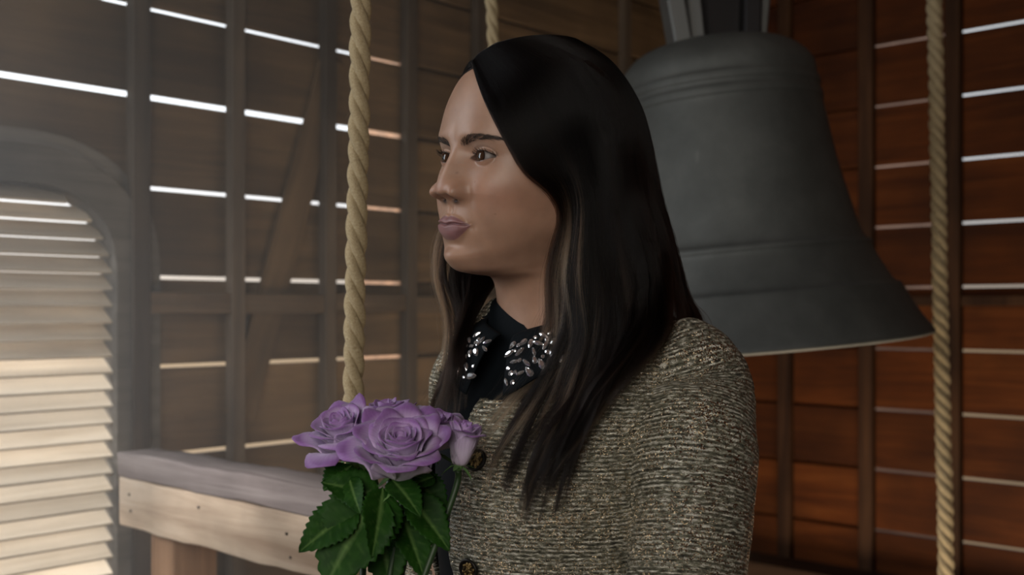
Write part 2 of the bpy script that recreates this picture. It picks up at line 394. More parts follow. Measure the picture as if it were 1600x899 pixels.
def rope(top, bottom, dia, lay, label, fuzz=True, bow=0.0):
    """three laid strands; top and bottom are world points"""
    top, bottom = Vector(top), Vector(bottom)
    ln = (top - bottom).length; root = empty('bell_rope', bottom, label, 'rope', 'ropes hanging in the bell loft')
    ax = (top - bottom).normalized()
    root.rotation_euler = ax.to_track_quat('Z', 'Y').to_euler()
    n = int(ln / (lay / 14)); zz = np.linspace(0, ln, n); nc = 14
    rs, ro = dia * 0.27, dia * 0.245
    jit = np.cumsum(RNG.normal(0, 0.0004, n)); jit -= np.linspace(jit[0], jit[-1], n)
    bx = np.sin(zz / ln * np.pi) * bow
    for k in range(3):
        a = -2 * np.pi * zz / lay + k * 2 * np.pi / 3 + 0.15 * np.sin(zz * 31)
        cx, cy = ro * np.cos(a), ro * np.sin(a)
        P = np.stack([cx + bx + jit, cy, zz], 1)
        T = np.gradient(P, axis=0); T /= np.linalg.norm(T, axis=1)[:, None]
        rad = np.stack([np.cos(a), np.sin(a), 0 * a], 1); rad -= T * (rad * T).sum(1)[:, None]; rad /= np.linalg.norm(rad, axis=1)[:, None]
        bi = np.cross(T, rad); th = np.linspace(0, 2 * np.pi, nc, endpoint=False)
        rr = rs * (1 + 0.06 * np.sin(zz * 57 + k)) 
        V = P[:, None] + rr[:, None, None] * (np.cos(th)[None, :, None] * rad[:, None] + np.sin(th)[None, :, None] * bi[:, None])
        me = np_mesh('strand', V.reshape(-1, 3), grid_faces(nc, n, True))
        at2 = me.attributes.new('strand', 'FLOAT_VECTOR', 'POINT')
        uv = np.zeros((n, nc, 3)); uv[..., 0] = (zz / lay * 1.0)[:, None] * 6; uv[..., 1] = (th / 6.28 + 0.0)[None]; uv[..., 2] = k * 5
        uv[..., 1] = np.abs(uv[..., 1] - 0.5) + 0.12 * uv[..., 0]
        at2.data.foreach_set('vector', uv.astype(np.float32).ravel())
        obj('strand', me, rope_m, root)
    if fuzz:
        V = []; F = []
        for i in range(int(ln * 260)):
            z = random.uniform(0, ln); a = random.uniform(0, 6.28); L_ = random.uniform(0.003, 0.011)
            p = Vector((dia * 0.45 * math.cos(a), dia * 0.45 * math.sin(a), z))
            dr = Vector((math.cos(a) * 0.6 + random.uniform(-.5, .5), math.sin(a) * 0.6 + random.uniform(-.5, .5), random.uniform(-1, 1))).normalized()
            sd = dr.cross(Vector((0, 0, 1))).normalized() * 0.00016
            q = p + dr * L_ * 0.6; e = q + (dr + Vector((0, 0, random.uniform(-.8, .8)))).normalized() * L_ * 0.5
            n0 = len(V); V += [p - sd, p + sd, q + sd, q - sd, e]; F += [[n0, n0 + 1, n0 + 2, n0 + 3], [n0 + 3, n0 + 2, n0 + 4]]
        o = obj('fibres', np_mesh('fibres', V, F), rope_m, root); o['kind'] = 'stuff'
    return root
YR = 1.27
pt, pb = at(565, -20, YR), at(553, 620, YR); dv = (pt - pb) / (pt.z - pb.z)
rope(pb + dv * (3.02 - pb.z), pb + dv * (0.25 - pb.z), 0.0246, 0.089, 'thick twisted rope hanging in front of her, above the purple roses', True)
Y2 = 1.9
pt, pb = at(768, 0, Y2), at(788, 455, Y2); dv = (pt - pb) / (pt.z - pb.z)
rope(pb + dv * (3.02 - pb.z), pb + dv * (0.25 - pb.z), 0.0225, 0.085, 'rope hanging behind the woman, only its top seen above her head', False)
Y3 = 2.35
pt, pb = at(1461, 0, Y3), at(1477, 890, Y3); dv = (pt - pb) / (pt.z - pb.z)
rope(pb + dv * (3.02 - pb.z), pb + dv * (0.25 - pb.z), 0.0335, 0.085, 'dull twisted rope hanging beside the bell rim by red boards', False)

# ================================================================ railing
RY0 = at(182, 700, 2.03)
rail = empty('wooden_railing', (RY0.x, RY0.y, 0), 'rough timber railing with a grey cap below the louvred window', 'railing')
rail.rotation_euler = frame_rot(DR)
ry = Vector((0, 0, 1)).cross(DR); SR = 1.0 if ry.dot(DL) > 0 else -1.0     # local y away from the camera
RL = 1.08; ZCAP = CAMZ - (706 - HOR) / FPX * 2.03
def warp(me, amp, seed):
    for v in me.vertices:
        v.co.z += amp * math.sin(v.co.x * 7 + seed); v.co.y += amp * math.sin(v.co.x * 5 + seed * 2)
def plank(name, size, loc, mat, sub=24, bev=0.004, amp=0.0015):
    bm = bmesh.new(); bmesh.ops.create_cube(bm, size=1)
    for v in bm.verts: v.co = Vector((v.co.x * size[0], v.co.y * size[1], v.co.z * size[2]))
    bmesh.ops.bevel(bm, geom=bm.edges[:], offset=bev, segments=2, affect='EDGES', profile=0.5)
    for k in range(1, sub):
        x = -size[0] / 2 + size[0] * k / sub
        bmesh.ops.bisect_plane(bm, geom=bm.verts[:] + bm.edges[:] + bm.faces[:], plane_co=(x, 0, 0), plane_no=(1, 0, 0))
    me = bpy.data.meshes.new(name); bm.to_mesh(me); bm.free()
    for v in me.vertices:
        s = 1.0
        v.co.z += amp * math.sin(v.co.x * 23 + loc[2] * 50) * s + amp * 0.6 * math.sin(v.co.x * 61 + v.co.y * 90)
        v.co.y += amp * 0.7 * math.sin(v.co.x * 31 + v.co.z * 70)
    me.polygons.foreach_set('use_smooth', [True] * len(me.polygons))
    return obj(name, me, mat, rail, loc)
plank('cap', (RL, 0.085, 0.046), (RL / 2, SR * 0.0425, ZCAP - 0.023), M['rail_cap'])
plank('rail', (RL - 0.004, 0.045, 0.091), (RL / 2 + 0.004, SR * 0.024, ZCAP - 0.046 - 0.0460), M['rail'])
plank('post', (0.080, 0.09, ZCAP - 0.138), (0.135, SR * 0.06, (ZCAP - 0.138) / 2), M['post'], sub=1)
plank('post', (0.080, 0.09, ZCAP - 0.138), (RL - 0.08, SR * 0.06, (ZCAP - 0.138) / 2), M['post'], sub=1)
nail_m, nt, b = new_mat('nail'); b.inputs['Base Color'].default_value = (0.02, 0.017, 0.015, 1); b.inputs['Metallic'].default_value = 0.7
for x, z in ((0.045, -0.075), (0.05, -0.105), (0.28, -0.07), (0.53, -0.08), (0.54, -0.115)):
    bm = bmesh.new(); bmesh.ops.create_cone(bm, segments=10, radius1=0.0028, radius2=0.0022, depth=0.002, cap_ends=True)
    me = bpy.data.meshes.new('nail'); bm.to_mesh(me); bm.free()
    obj('nail', me, nail_m, rail, (x, SR * 0.001, ZCAP + z), (math.radians(90), 0, 0))
# ================================================================ woman: body
def head_frame(yaw, pitch, roll):
    Rz = lambda t: np.array([[math.cos(t), -math.sin(t), 0], [math.sin(t), math.cos(t), 0], [0, 0, 1]])
    f = np.array([-math.sin(yaw), -math.cos(yaw), 0.0]); x = np.array([-math.cos(yaw), math.sin(yaw), 0.0]); k = np.array([0, 0, 1.0])
    f, k = f * math.cos(pitch) + k * math.sin(pitch), k * math.cos(pitch) - f * math.sin(pitch)      # chin up
    x, k = x * math.cos(roll) + k * math.sin(roll), k * math.cos(roll) - x * math.sin(roll)          # her left side down
    return x, f, k
HX, HF, HZ = head_frame(math.radians(52), math.radians(3), math.radians(5))
EYE_X, EYE_Y, EYE_R = 0.0292, 0.0682, 0.0122
# put the midpoint between the pupils where the camera sees it
_m = np.array([(720.5 - 800) / FPX * 1.030, 1.030, CAMZ - (245.5 - HOR) / FPX * 1.030])
HO = _m - HF * (EYE_Y + EYE_R)
PERSON = Vector((0.06, 1.10, 0))
person = empty('person', PERSON, 'woman with long dark hair in a gold flecked tweed jacket, holding roses', 'person')
def hw(p):            # head-local -> person-local
    p = np.asarray(p, float)
    return HO + p[..., 0:1] * HX + p[..., 1:2] * HF + p[..., 2:3] * HZ - np.array(PERSON)
def ga(x, x0, s): return np.exp(-((x - x0) / s) ** 2)
def sstep(a, b, x):
    t = np.clip((x - a) / (b - a), 0, 1); return t * t * (3 - 2 * t)
RINGS = np.array([
 # yf     zf     w      ys     zs     yb     zb    e
 [ .000, .1180, .0015,-.010, .1180,-.014, .1180, 1.00],
 [ .030, .1130, .036, -.012, .1130,-.056, .1100, 1.00],
 [ .057, .0990, .058, -.014, .1000,-.085, .0900, 0.96],
 [ .076, .0790, .069, -.015, .0800,-.098, .0680, 0.92],
 [ .086, .0560, .0735,-.013, .0570,-.104, .0450, 0.88],
 [ .0905,.0350, .0745,-.010, .0360,-.104, .0220, 0.86],
 [ .0915,.0180, .0740,-.008, .0180,-.101, .0000, 0.86],
 [ .0870,.0020, .0728,-.005, .0000,-.095,-.0200, 0.86],
 [ .0850,-.018, .0712,-.002,-.0160,-.086,-.0360, 0.86],
 [ .0838,-.038, .0690, .000,-.0320,-.077,-.0500, 0.87],
 [ .0825,-.054, .0660, .002,-.0460,-.070,-.0620, 0.90],
 [ .0820,-.070, .0625, .004,-.0580,-.064,-.0720, 0.94],
 [ .0800,-.086, .0580, .004,-.0665,-.060,-.0800, 0.97],
 [ .0805,-.0940,.0535, .002,-.0745,-.057,-.0860, 1.00],
 [ .0775,-.1005,.0490,-.002,-.0820,-.055,-.0920, 1.02],
 [ .0690,-.1075,.0455,-.008,-.0890,-.054,-.0980, 1.02],
 [ .0520,-.1095,.0430,-.012,-.0965,-.054,-.1050, 1.00],
 [ .0210,-.1120,.0430,-.015,-.1060,-.055,-.1150, 1.00],
 [ .0070,-.1300,.0440,-.018,-.1280,-.056,-.1300, 1.00],
 [ .0020,-.1640,.0455,-.020,-.1550,-.060,-.1550, 1.00],
 [ .0020,-.1880,.0540,-.022,-.1750,-.070,-.1720, 1.00],
 [ .0120,-.2100,.0850,-.028,-.1950,-.080,-.1900, 1.00],
 [ .0200,-.2350,.1250,-.034,-.2250,-.088,-.2200, 0.95],
 [ .0300,-.2800,.1350,-.034,-.2700,-.090,-.2700, 0.92],
 [ .0400,-.3500,.1300,-.032,-.3500,-.088,-.3500, 0.92],
 [ .0250,-.4500,.1150,-.030,-.4500,-.082,-.4500, 0.92],
 [ .0250,-.5800,.1350,-.030,-.5800,-.090,-.5800, 0.92]])
def smooth_rows(A, per):
    return catmull(A, (len(A) - 1) * per + 1)
def curve1(pts, z):
    p = np.array(sorted(pts)); return np.interp(z, p[:, 0], p[:, 1])
def curve1s(pts, z):
    p = np.array(sorted(pts)); q = catmull(p, 400); o = np.argsort(q[:, 0]); return np.interp(z, q[o, 0], q[o, 1])
def eye_open(x, z):
    """signed: >0 inside the almond"""
    out = np.zeros_like(x) - 1
    for s in (-1, 1):
        u = (x * s - EYE_X)                # + is towards the temple
        a = 0.0142
        t = np.clip(u / a, -1, 1)
        up = 0.0051 * (1 - np.abs(t) ** 2.3) + 0.0010 * t
        lo = -0.0043 * (1 - np.abs(t) ** 2.0) + 0.0010 * t
        d = np.minimum(up - z, z - lo)
        out = np.where((np.abs(u) < a), np.maximum(out, d), out)
    return out
def build_head():
    rows = smooth_rows(RINGS, 16)
    # finer rows over the face
    n0 = len(rows); idx = np.arange(n0)
    zf = rows[:, 1]
    wts = np.where((zf < 0.03) & (zf > -0.118), 3.2, 1.0)
    wts = np.where(zf < -0.19, 0.35, wts)
    cum = np.concatenate([[0], np.cumsum((np.hypot(np.diff(rows[:, 0]), np.diff(zf)) + 0.0004) * wts[1:])])
    m = 430
    tt = np.interp(np.linspace(0, cum[-1], m), cum, idx)
    rows = np.stack([np.interp(tt, idx, rows[:, k]) for k in range(rows.shape[1])], 1)
    # azimuths denser at the front
    nu = 420
    q = np.linspace(-1, 1, nu, endpoint=False)
    ph = np.pi * np.sign(q) * (0.42 * np.abs(q) + 0.58 * np.abs(q) ** 2.6)
    c, s = np.cos(ph)[None], np.sin(ph)[None]
    yf, zf, w, ys, zs, yb, zb, e = [rows[:, k:k + 1] for k in range(8)]
    x = w * np.sign(s) * np.abs(s) ** e
    fr = c > 0
    y = np.where(fr, ys + (yf - ys) * np.abs(c) ** e, ys + (yb - ys) * np.abs(c))
    z = np.where(fr, zs + (zf - zs) * np.abs(c) ** 1.3, zs + (zb - zs) * np.abs(c) ** 1.3)
    F = np.where(fr, sstep(0.0, 0.25, c), 0.0)               # front mask
    ax = np.abs(x); dy = np.zeros_like(x); dz = np.zeros_like(x); dx = np.zeros_like(x)
    # --- broad forms
    dy += 0.0040 * ga(z, -0.062, 0.020) * ga(x, 0, 0.024)                       # muzzle
    dy += 0.0056 * ga(z, -0.0955, 0.011) * ga(x, 0, 0.0150)                     # chin
    dy -= 0.0026 * ga(z, -0.0830, 0.005) * ga(x, 0, 0.016)                       # under the lower lip
    dy += 0.0035 * ga(z, -0.024, 0.015) * ga(ax, 0.044, 0.017)                  # cheekbone
    dx += np.sign(x) * 0.0022 * ga(z, -0.020, 0.018) * ga(ax, 0.062, 0.016)
    dy += 0.0042 * ga(z, -0.047, 0.020) * ga(ax, 0.036, 0.016)                  # cheek
    dy += 0.0022 * ga(z, 0.019, 0.008) * ga(ax, 0.026, 0.016)                   # brow
    dy -= 0.0012 * ga(z, 0.016, 0.010) * ga(x, 0, 0.006)
    dy -= 0.0062 * ga(z, 0.001, 0.0115) * ga(ax, 0.0235, 0.0125)                # sockets
    dy -= 0.0030 * ga(z, 0.002, 0.011) * ga(ax, 0.038, 0.013)
    dy -= 0.0035 * ga(z, 0.006, 0.010) * ga(ax, 0.016, 0.007)                   # inner corner
    # --- nose
    h = curve1s([(.024, 0), (.014, .0008), (.006, .0036), (-.002, .0072), (-.010, .0112), (-.018, .0150), (-.0245, .0178), (-.0300, .0188), (-.0345, .0172), (-.0385, .0118), (-.0423, .0048), (-.047, .0010), (-.053, 0)], z)
    wn = curve1([(.03, .0085), (.004, .0088), (-.008, .0098), (-.018, .0120), (-.028, .0156), (-.035, .0166), (-.042, .0145), (-.06, .012)], z)
    dy += h * (0.74 * np.exp(-(ax / wn) ** 2.4) + 0.26 * np.exp(-(ax / (wn * 1.85)) ** 2))
    al = ga(z, -0.0338, 0.0076) * ga(ax, 0.0160, 0.0062)
    dy += 0.0080 * al; dx += np.sign(x) * 0.0022 * al                           # alae
    dy -= 0.0013 * ga(z, -0.035, 0.010) * ga(ax, 0.0256, 0.0048)
    dz -= 0.0030 * ga(z, -0.0325, 0.006) * ga(x, 0, 0.008) + 0.0028 * ga(z, -0.0362, 0.0045) * ga(ax, 0.0150, 0.0055)
    dy -= 0.0085 * ga(z, -0.0389, 0.0024) * ga(ax, 0.0086, 0.0044)              # nostrils
    # --- mouth
    zl = -0.0645 - 0.0009 * ga(x, 0, 0.004) + 0.0006 * ga(ax, 0.011, 0.006) + 0.0004 * np.clip(ax / 0.024, 0, 1) ** 2
    up_edge = -0.0560 - 0.0014 * ga(x, 0, 0.0030) - 0.0084 * np.clip(ax / 0.0250, 0, 1) ** 2.0
    lo_edge = -0.0795 + 0.0152 * np.clip(ax / 0.0245, 0, 1) ** 2.6
    mw = sstep(0.0268, 0.016, ax)
    upm = (up_edge + zl) / 2; hs = np.maximum((up_edge - zl) / 2, 0.0008)
    lom = (lo_edge + zl) / 2; ls_ = np.maximum((zl - lo_edge) / 2, 0.0008)
    dy += 0.0040 * mw * np.exp(-np.abs((z - upm + 0.0008) / (hs * 1.35)) ** 2.4)
    dy += 0.0054 * mw * np.exp(-np.abs((z - lom - 0.0005) / (ls_ * 1.15)) ** 2.4)
    dy -= 0.0036 * sstep(0.0255, 0.020, ax) * np.exp(-((z - zl) / 0.0012) ** 2)
    dy -= 0.0018 * ga(z, -0.0658, 0.0042) * ga(ax, 0.0264, 0.0036)
    dy += 0.0007 * ga(z, up_edge + 0.0006, 0.0010) * mw
    dy -= 0.0013 * ga(z, -0.0505, 0.005) * ga(x, 0, 0.0030); dy += 0.0006 * ga(z, -0.0505, 0.005) * ga(ax, 0.0052, 0.002)
    dy -= 0.0008 * np.exp(-(((ax - 0.028) + (z + 0.050) * 0.55) / 0.005) ** 2) * ga(z, -0.052, 0.012)      # nasolabial
    y = y + F * dy; x = x + F * dx; z2 = z + F * dz
    # --- ears (under the hair)
    er = ga(ph[None], 1.62, 0.16) + ga(ph[None], -1.62, 0.16)
    er = er * ga(zs + 0 * x, -0.018, 0.026)
    x = x + np.sign(x) * 0.016 * er; y = y - 0.006 * er
    # --- lids over the eyeball
    for sd in (-1, 1):
        u = x - sd * EYE_X
        rr = u ** 2 + z ** 2
        R = EYE_R + 0.0011 + 0.0004 * sstep(0.0, 0.004, z)
        yl = EYE_Y + np.sqrt(np.maximum(R * R - rr, 0)) - 0.0
        k = 0.0016
        near = (rr < R * R) & fr
        d = np.clip(0.5 + 0.5 * (yl - y) / k, 0, 1)
        ym = y * (1 - d) + yl * d + k * d * (1 - d)
        y = np.where(near, ym, y)
    zc_ = 0.0088 + 0.0012 * 0
    crease = np.zeros_like(x)
    for sd in (-1, 1):
        u = x * sd - EYE_X; t = np.clip(u / 0.0165, -1, 1)
        zu = 0.0078 * (1 - np.abs(t) ** 2.2) + 0.0014 * t + 0.0008
        crease = np.maximum(crease, np.exp(-((z - zu) / 0.0011) ** 2) * (np.abs(u) < 0.017) * (1 - np.abs(t) ** 3))
    y = y - 0.0013 * crease * fr
    op = eye_open(x, z)
    inside = (op > 0) & fr & (z > -0.012) & (z < 0.012) & (c > 0.3)
    y = np.where(inside, y - 0.0075 * sstep(0.0, 0.0007, op), y)
    z = z2
    # --- colours
    skin = np.array([0.375, 0.222, 0.152]); col = np.ones(x.shape + (3,)) * skin
    def blend(mask, cc):
        nonlocal col
        mk = np.clip(mask, 0, 1)[..., None] * (fr[..., None] if fr.ndim == 2 else 1); col = col * (1 - mk) + np.array(cc) * mk
    blend(0.40 * ga(z, -0.035, 0.018) * ga(ax, 0.045, 0.018), (0.43, 0.19, 0.125))
    blend(0.30 * ga(z, -0.034, 0.010) * ga(ax, 0.0, 0.014), (0.40, 0.18, 0.125))
    blend(0.40 * ga(z, -0.002, 0.008) * ga(ax, 0.030, 0.018), (0.25, 0.135, 0.095))
    blend(0.45 * ga(z, 0.0100, 0.0038) * ga(ax, 0.028, 0.013), (0.52, 0.41, 0.35))
    lipm = sstep(0.0, 0.0009, np.minimum(up_edge + 0.0003 - z, z - lo_edge + 0.0003)) * (ax < 0.0262) * sstep(0.0262, 0.0235, ax)
    blend(lipm * 0.92, (0.235, 0.110, 0.120))
    blend(0.8 * np.exp(-((z - zl) / 0.0008) ** 2) * sstep(0.025, 0.021, ax), (0.10, 0.03, 0.035))
    lash = np.exp(-(np.clip(op, -1, 0) / 0.0012) ** 2) * (z > 0.0005) * (np.abs(ax - EYE_X) < 0.0155)
    blend(0.85 * lash * (c > 0.3), (0.02, 0.012, 0.01))
    lash2 = np.exp(-(np.clip(op, -1, 0) / 0.0010) ** 2) * (z <= 0.0005) * (np.abs(ax - EYE_X) < 0.0150)
    blend(0.8 * lash2 * (c > 0.3), (0.06, 0.03, 0.025))
    blend(1.1 * ga(z, -0.0428, 0.0026) * ga(ax, 0.0090, 0.0046), (0.022, 0.009, 0.008))  # nostril shade painted into the skin colour
    # brow tint under the brow hairs
    u = ax - 0.030; zb_ = 0.0170 + 0.0030 * np.clip(u / 0.02, -1, 1) - 0.0030 * np.clip(u / 0.02, -1, 1.4) ** 2
    hb_ = np.interp(u, [-0.021, -0.016, 0.004, 0.024], [0.0016, 0.0032, 0.0028, 0.0006])
    blend(0.60 * np.exp(-((z - zb_) / np.maximum(hb_, 0.0003)) ** 2) * (u > -0.021) * (u < 0.025), (0.045, 0.027, 0.02))
    # a few freckle-like marks
    for mx_, mz_, ms in ((-0.0115, -0.0165, 0.0011), (-0.030, -0.024, 0.0007), (-0.045, -0.052, 0.0007), (0.004, 0.043, 0.0008)):
        blend(0.55 * ga(x, mx_, ms) * ga(z, mz_, ms), (0.16, 0.075, 0.05))
    col = col * 0.84
    P = np.stack([x, y, z], -1)
    V = hw(P).reshape(-1, 3)
    Fc = grid_faces(nu, m, True)
    return V, Fc, col.reshape(-1, 3), m, nu
V, Fc, colr, hm, hnu = build_head()
skin_m, nt, b = new_mat('skin'); L = nt.links.new
a_ = N(nt, 'Attribute'); a_.attribute_name = 'tint'
t = N(nt, 'TexCoord'); n1 = N(nt, 'TexNoise'); n1.inputs['Scale'].default_value = 55; n1.inputs['Detail'].default_value = 6; L(t.outputs['Object'], n1.inputs['Vector'])
r = ramp(nt, [(0.3, (0.88, 0.86, 0.85)), (0.7, (1.08, 1.07, 1.06))]); L(n1.outputs['Fac'], r.inputs[0])
mx = N(nt, 'Mix', data_type='RGBA', blend_type='MULTIPLY'); mx.inputs[0].default_value = 1; L(a_.outputs['Color'], mx.inputs[6]); L(r.outputs[0], mx.inputs[7])
L(mx.outputs[2], b.inputs['Base Color']); b.inputs['Roughness'].default_value = 0.46
b.inputs['Subsurface Weight'].default_value = 0.18; b.inputs['Subsurface Radius'].default_value = (0.009, 0.0035, 0.0018); b.inputs['Subsurface Scale'].default_value = 1.0
n2 = N(nt, 'TexNoise'); n2.inputs['Scale'].default_value = 900; n2.inputs['Detail'].default_value = 3; L(t.outputs['Object'], n2.inputs['Vector'])
bp = N(nt, 'Bump'); bp.inputs['Strength'].default_value = 0.10; bp.inputs['Distance'].default_value = 0.0006; L(n2.outputs['Fac'], bp.inputs['Height']); L(bp.outputs[0], b.inputs['Normal'])
M['skin'] = skin_m
me = np_mesh('body', V, Fc)
ca = me.color_attributes.new('tint', 'FLOAT_COLOR', 'POINT')
ca.data.foreach_set('color', np.concatenate([colr, np.ones((len(colr), 1))], 1).astype(np.float32).ravel())
body = obj('body', me, skin_m, person)
# eyes
eye_m, nt, b = new_mat('eye'); L = nt.links.new
t = N(nt, 'TexCoord'); sx = N(nt, 'SeparateXYZ'); L(t.outputs['Object'], sx.inputs[0])
cx = N(nt, 'CombineXYZ'); L(sx.outputs['X'], cx.inputs[0]); L(sx.outputs['Z'], cx.inputs[1])
ln = N(nt, 'VectorMath', operation='LENGTH'); L(cx.outputs[0], ln.inputs[0])
r = ramp(nt, [(0.0, (0.002, 0.002, 0.002)), (0.17, (0.002, 0.002, 0.002)), (0.19, (0.050, 0.026, 0.014)), (0.46, (0.030, 0.015, 0.009)), (0.52, (0.008, 0.006, 0.005)), (0.575, (0.115, 0.098, 0.092)), (1.0, (0.10, 0.078, 0.072))])
sc = N(nt, 'Math', operation='MULTIPLY'); sc.inputs[1].default_value = 1 / 0.0118; L(ln.outputs['Value'], sc.inputs[0]); L(sc.outputs[0], r.inputs[0])
L(r.outputs[0], b.inputs['Base Color']); rr_ = ramp(nt, [(0.5, (0.05,) * 3), (0.62, (0.45,) * 3)]); L(sc.outputs[0], rr_.inputs[0]); L(rr_.outputs[0], b.inputs['Roughness'])
def eyeball():
    th = np.linspace(0, np.pi, 40); n = 48; ph = np.linspace(0, 2 * np.pi, n, endpoint=False)
    V = []
    for a in th:
        bulge = 1 + 0.045 * math.exp(-(a / 0.36) ** 4)
        for p in ph: V.append((EYE_R * bulge * math.sin(a) * math.cos(p), EYE_R * bulge * math.cos(a), EYE_R * bulge * math.sin(a) * math.sin(p)))
    return np_mesh('eye', np.array(V), grid_faces(n, 40, True)[:, ::-1])
em = eyeball()
for sd in (-1, 1):
    o = obj('eye', em, eye_m, person); p = hw(np.array([sd * EYE_X, EYE_Y, 0.0])); o.location = p
    ydir = Vector(HF); o.rotation_euler = Matrix((Vector(HX), ydir, Vector(HZ))).transposed().to_euler()
# hairs made of thin tapered strips: brows and lashes
def surf_lookup():
    P = (V + np.array(PERSON) - HO); X = P @ HX; Y = P @ HF; Z = P @ HZ
    return X, Y, Z
hx_, hy_, hz_ = surf_lookup()
def face_y(x, z):
    d = (hx_ - x) ** 2 + (hz_ - z) ** 2 + np.where(hy_ > 0.03, 0, 1)
    return hy_[int(np.argmin(d))]
hair_flat, nt, b = new_mat('brow hair'); b.inputs['Base Color'].default_value = (0.018, 0.011, 0.008, 1); b.inputs['Roughness'].default_value = 0.6
def hair_strips(name, paths, w0, parent=person):
    Vs, Fs = [], []
    for P in paths:
        vv, ff = tube(P, np.linspace(w0, w0 * 0.25, len(P)), 4, False); n0 = len(Vs)
        Vs += vv.tolist(); Fs += [[i + n0 for i in q] for q in ff]
    o = obj(name, np_mesh(name, Vs, Fs), hair_flat, parent); return o
rg = np.random.default_rng(3)
for sd in (-1, 1):
    paths = []
    for i in range(260):
        u = rg.uniform(-0.0195, 0.0245); 
        zc_ = 0.0170 + 0.0030 * np.clip(u / 0.02, -1, 1) - 0.0030 * np.clip(u / 0.02, -1, 1.4) ** 2
        hb_ = np.interp(u, [-0.021, -0.016, 0.004, 0.025], [0.0018, 0.0032, 0.0027, 0.0004])
        z = zc_ + rg.uniform(-1, 1) * hb_
        ang = np.interp(u, [-0.02, -0.012, 0.0, 0.024], [0.95, 0.6, 0.22, -0.30]) + rg.normal(0, 0.15)
        ln_ = rg.uniform(0.0034, 0.0056) * np.interp(u, [-0.02, 0, 0.024], [0.8, 1, 0.7])
        pts = []
        for k in np.linspace(0, 1, 4):
            xx = (0.030 + u) + math.cos(ang) * ln_ * k; z2 = z + math.sin(ang) * ln_ * k - 0.0006 * k * k
            pts.append((sd * xx, z2, k))
        y0 = face_y(pts[0][0], pts[0][1]); y1 = face_y(pts[-1][0], pts[-1][1])
        paths.append(hw(np.array([[p[0], y0 + (y1 - y0) * p[2] + 0.0003 + 0.0007 * math.sin(p[2] * 2.6), p[1]] for p in pts])))
    hair_strips('eyebrow', paths, 0.00016)
    paths = []
    for i in range(90):
        t_ = rg.uniform(-0.92, 1.0); u = t_ * 0.0142
        z = 0.0051 * (1 - abs(t_) ** 2.3) + 0.0010 * t_
        y0 = EYE_Y + math.sqrt(max((EYE_R + 0.0013) ** 2 - u * u - z * z, 1e-6))
        ln_ = 0.0068 * (0.75 + 0.35 * t_) * rg.uniform(0.8, 1.1); sp = u * 0.35 + rg.normal(0, 0.0005)
        P = [[sd * (EYE_X + u + sp * k), y0 + ln_ * (0.95 * k) * (1 - 0.25 * abs(t_)) , z + ln_ * (-0.12 * k + 0.62 * k * k)] for k in np.linspace(0, 1, 5)]
        paths.append(hw(np.array(P)))
    hair_strips('eyelashes', paths, 0.00013)
# ================================================================ woman: clothes
TT = np.array([0.057, 1.10, 0.0]); TY = math.radians(37)
TA = np.array([math.cos(TY), -math.sin(TY), 0.0]); TB = np.array([-math.sin(TY), -math.cos(TY), 0.0])   # her left, forward
def tw(a, b, z):       # torso-local -> person-local
    a, b, z = np.broadcast_arrays(np.asarray(a, float), np.asarray(b, float), np.asarray(z, float))
    return TT + a[..., None] * TA + b[..., None] * TB + z[..., None] * np.array([0, 0, 1.0]) - np.array(PERSON)
# ---- tweed
tweed, nt, b = new_mat('gold flecked tweed'); L = nt.links.new
a_ = N(nt, 'Attribute'); a_.attribute_name = 'weave'
def noise(scale3, detail=3, rough=0.6, src=None, name='TexNoise'):
    mp = N(nt, 'Mapping'); mp.inputs['Scale'].default_value = scale3
    L((src or a_.outputs['Vector']), mp.inputs[0]); n = N(nt, 'TexNoise'); n.inputs['Scale'].default_value = 1
    n.inputs['Detail'].default_value = detail; n.inputs['Roughness'].default_value = rough; L(mp.outputs[0], n.inputs['Vector']); return n
wob = noise((30, 30, 30), 2); 
wv = N(nt, 'VectorMath', operation='MULTIPLY_ADD'); wv.inputs[1].default_value = (0, 0.0022, 0); L(wob.outputs['Color'], wv.inputs[0]); L(a_.outputs['Vector'], wv.inputs[2])
slub = noise((105, 400, 1), 4, 0.62, wv.outputs[0])           # long horizontal yarns
slub2 = noise((120, 520, 1), 3, 0.6, wv.outputs[0])
fine = noise((1300, 1300, 1), 2)
base = ramp(nt, [(0.30, (0.018, 0.018, 0.012)), (0.42, (0.095, 0.094, 0.066)), (0.52, (0.235, 0.23, 0.18)), (0.58, (0.48, 0.47, 0.42)), (0.68, (0.76, 0.75, 0.71))])
sy = N(nt, 'SeparateXYZ'); L(wv.outputs[0], sy.inputs[0])
rib = N(nt, 'Math', operation='MULTIPLY'); rib.inputs[1].default_value = 2 * math.pi / 0.0038; L(sy.outputs['Y'], rib.inputs[0])
rsin = N(nt, 'Math', operation='SINE'); L(rib.outputs[0], rsin.inputs[0])
rsum = N(nt, 'Math', operation='MULTIPLY_ADD'); rsum.inputs[1].default_value = 0.075; L(rsin.outputs[0], rsum.inputs[0]); L(slub.outputs['Fac'], rsum.inputs[2])
L(rsum.outputs[0], base.inputs[0])
mixa = N(nt, 'Mix', data_type='RGBA', blend_type='MULTIPLY'); mixa.inputs[0].default_value = 1
r2 = ramp(nt, [(0.35, (0.35, 0.34, 0.30)), (0.65, (1.35, 1.33, 1.25))]); L(slub2.outputs['Fac'], r2.inputs[0]); L(base.outputs[0], mixa.inputs[6]); L(r2.outputs[0], mixa.inputs[7])
mixb = N(nt, 'Mix', data_type='RGBA', blend_type='MULTIPLY'); mixb.inputs[0].default_value = 1
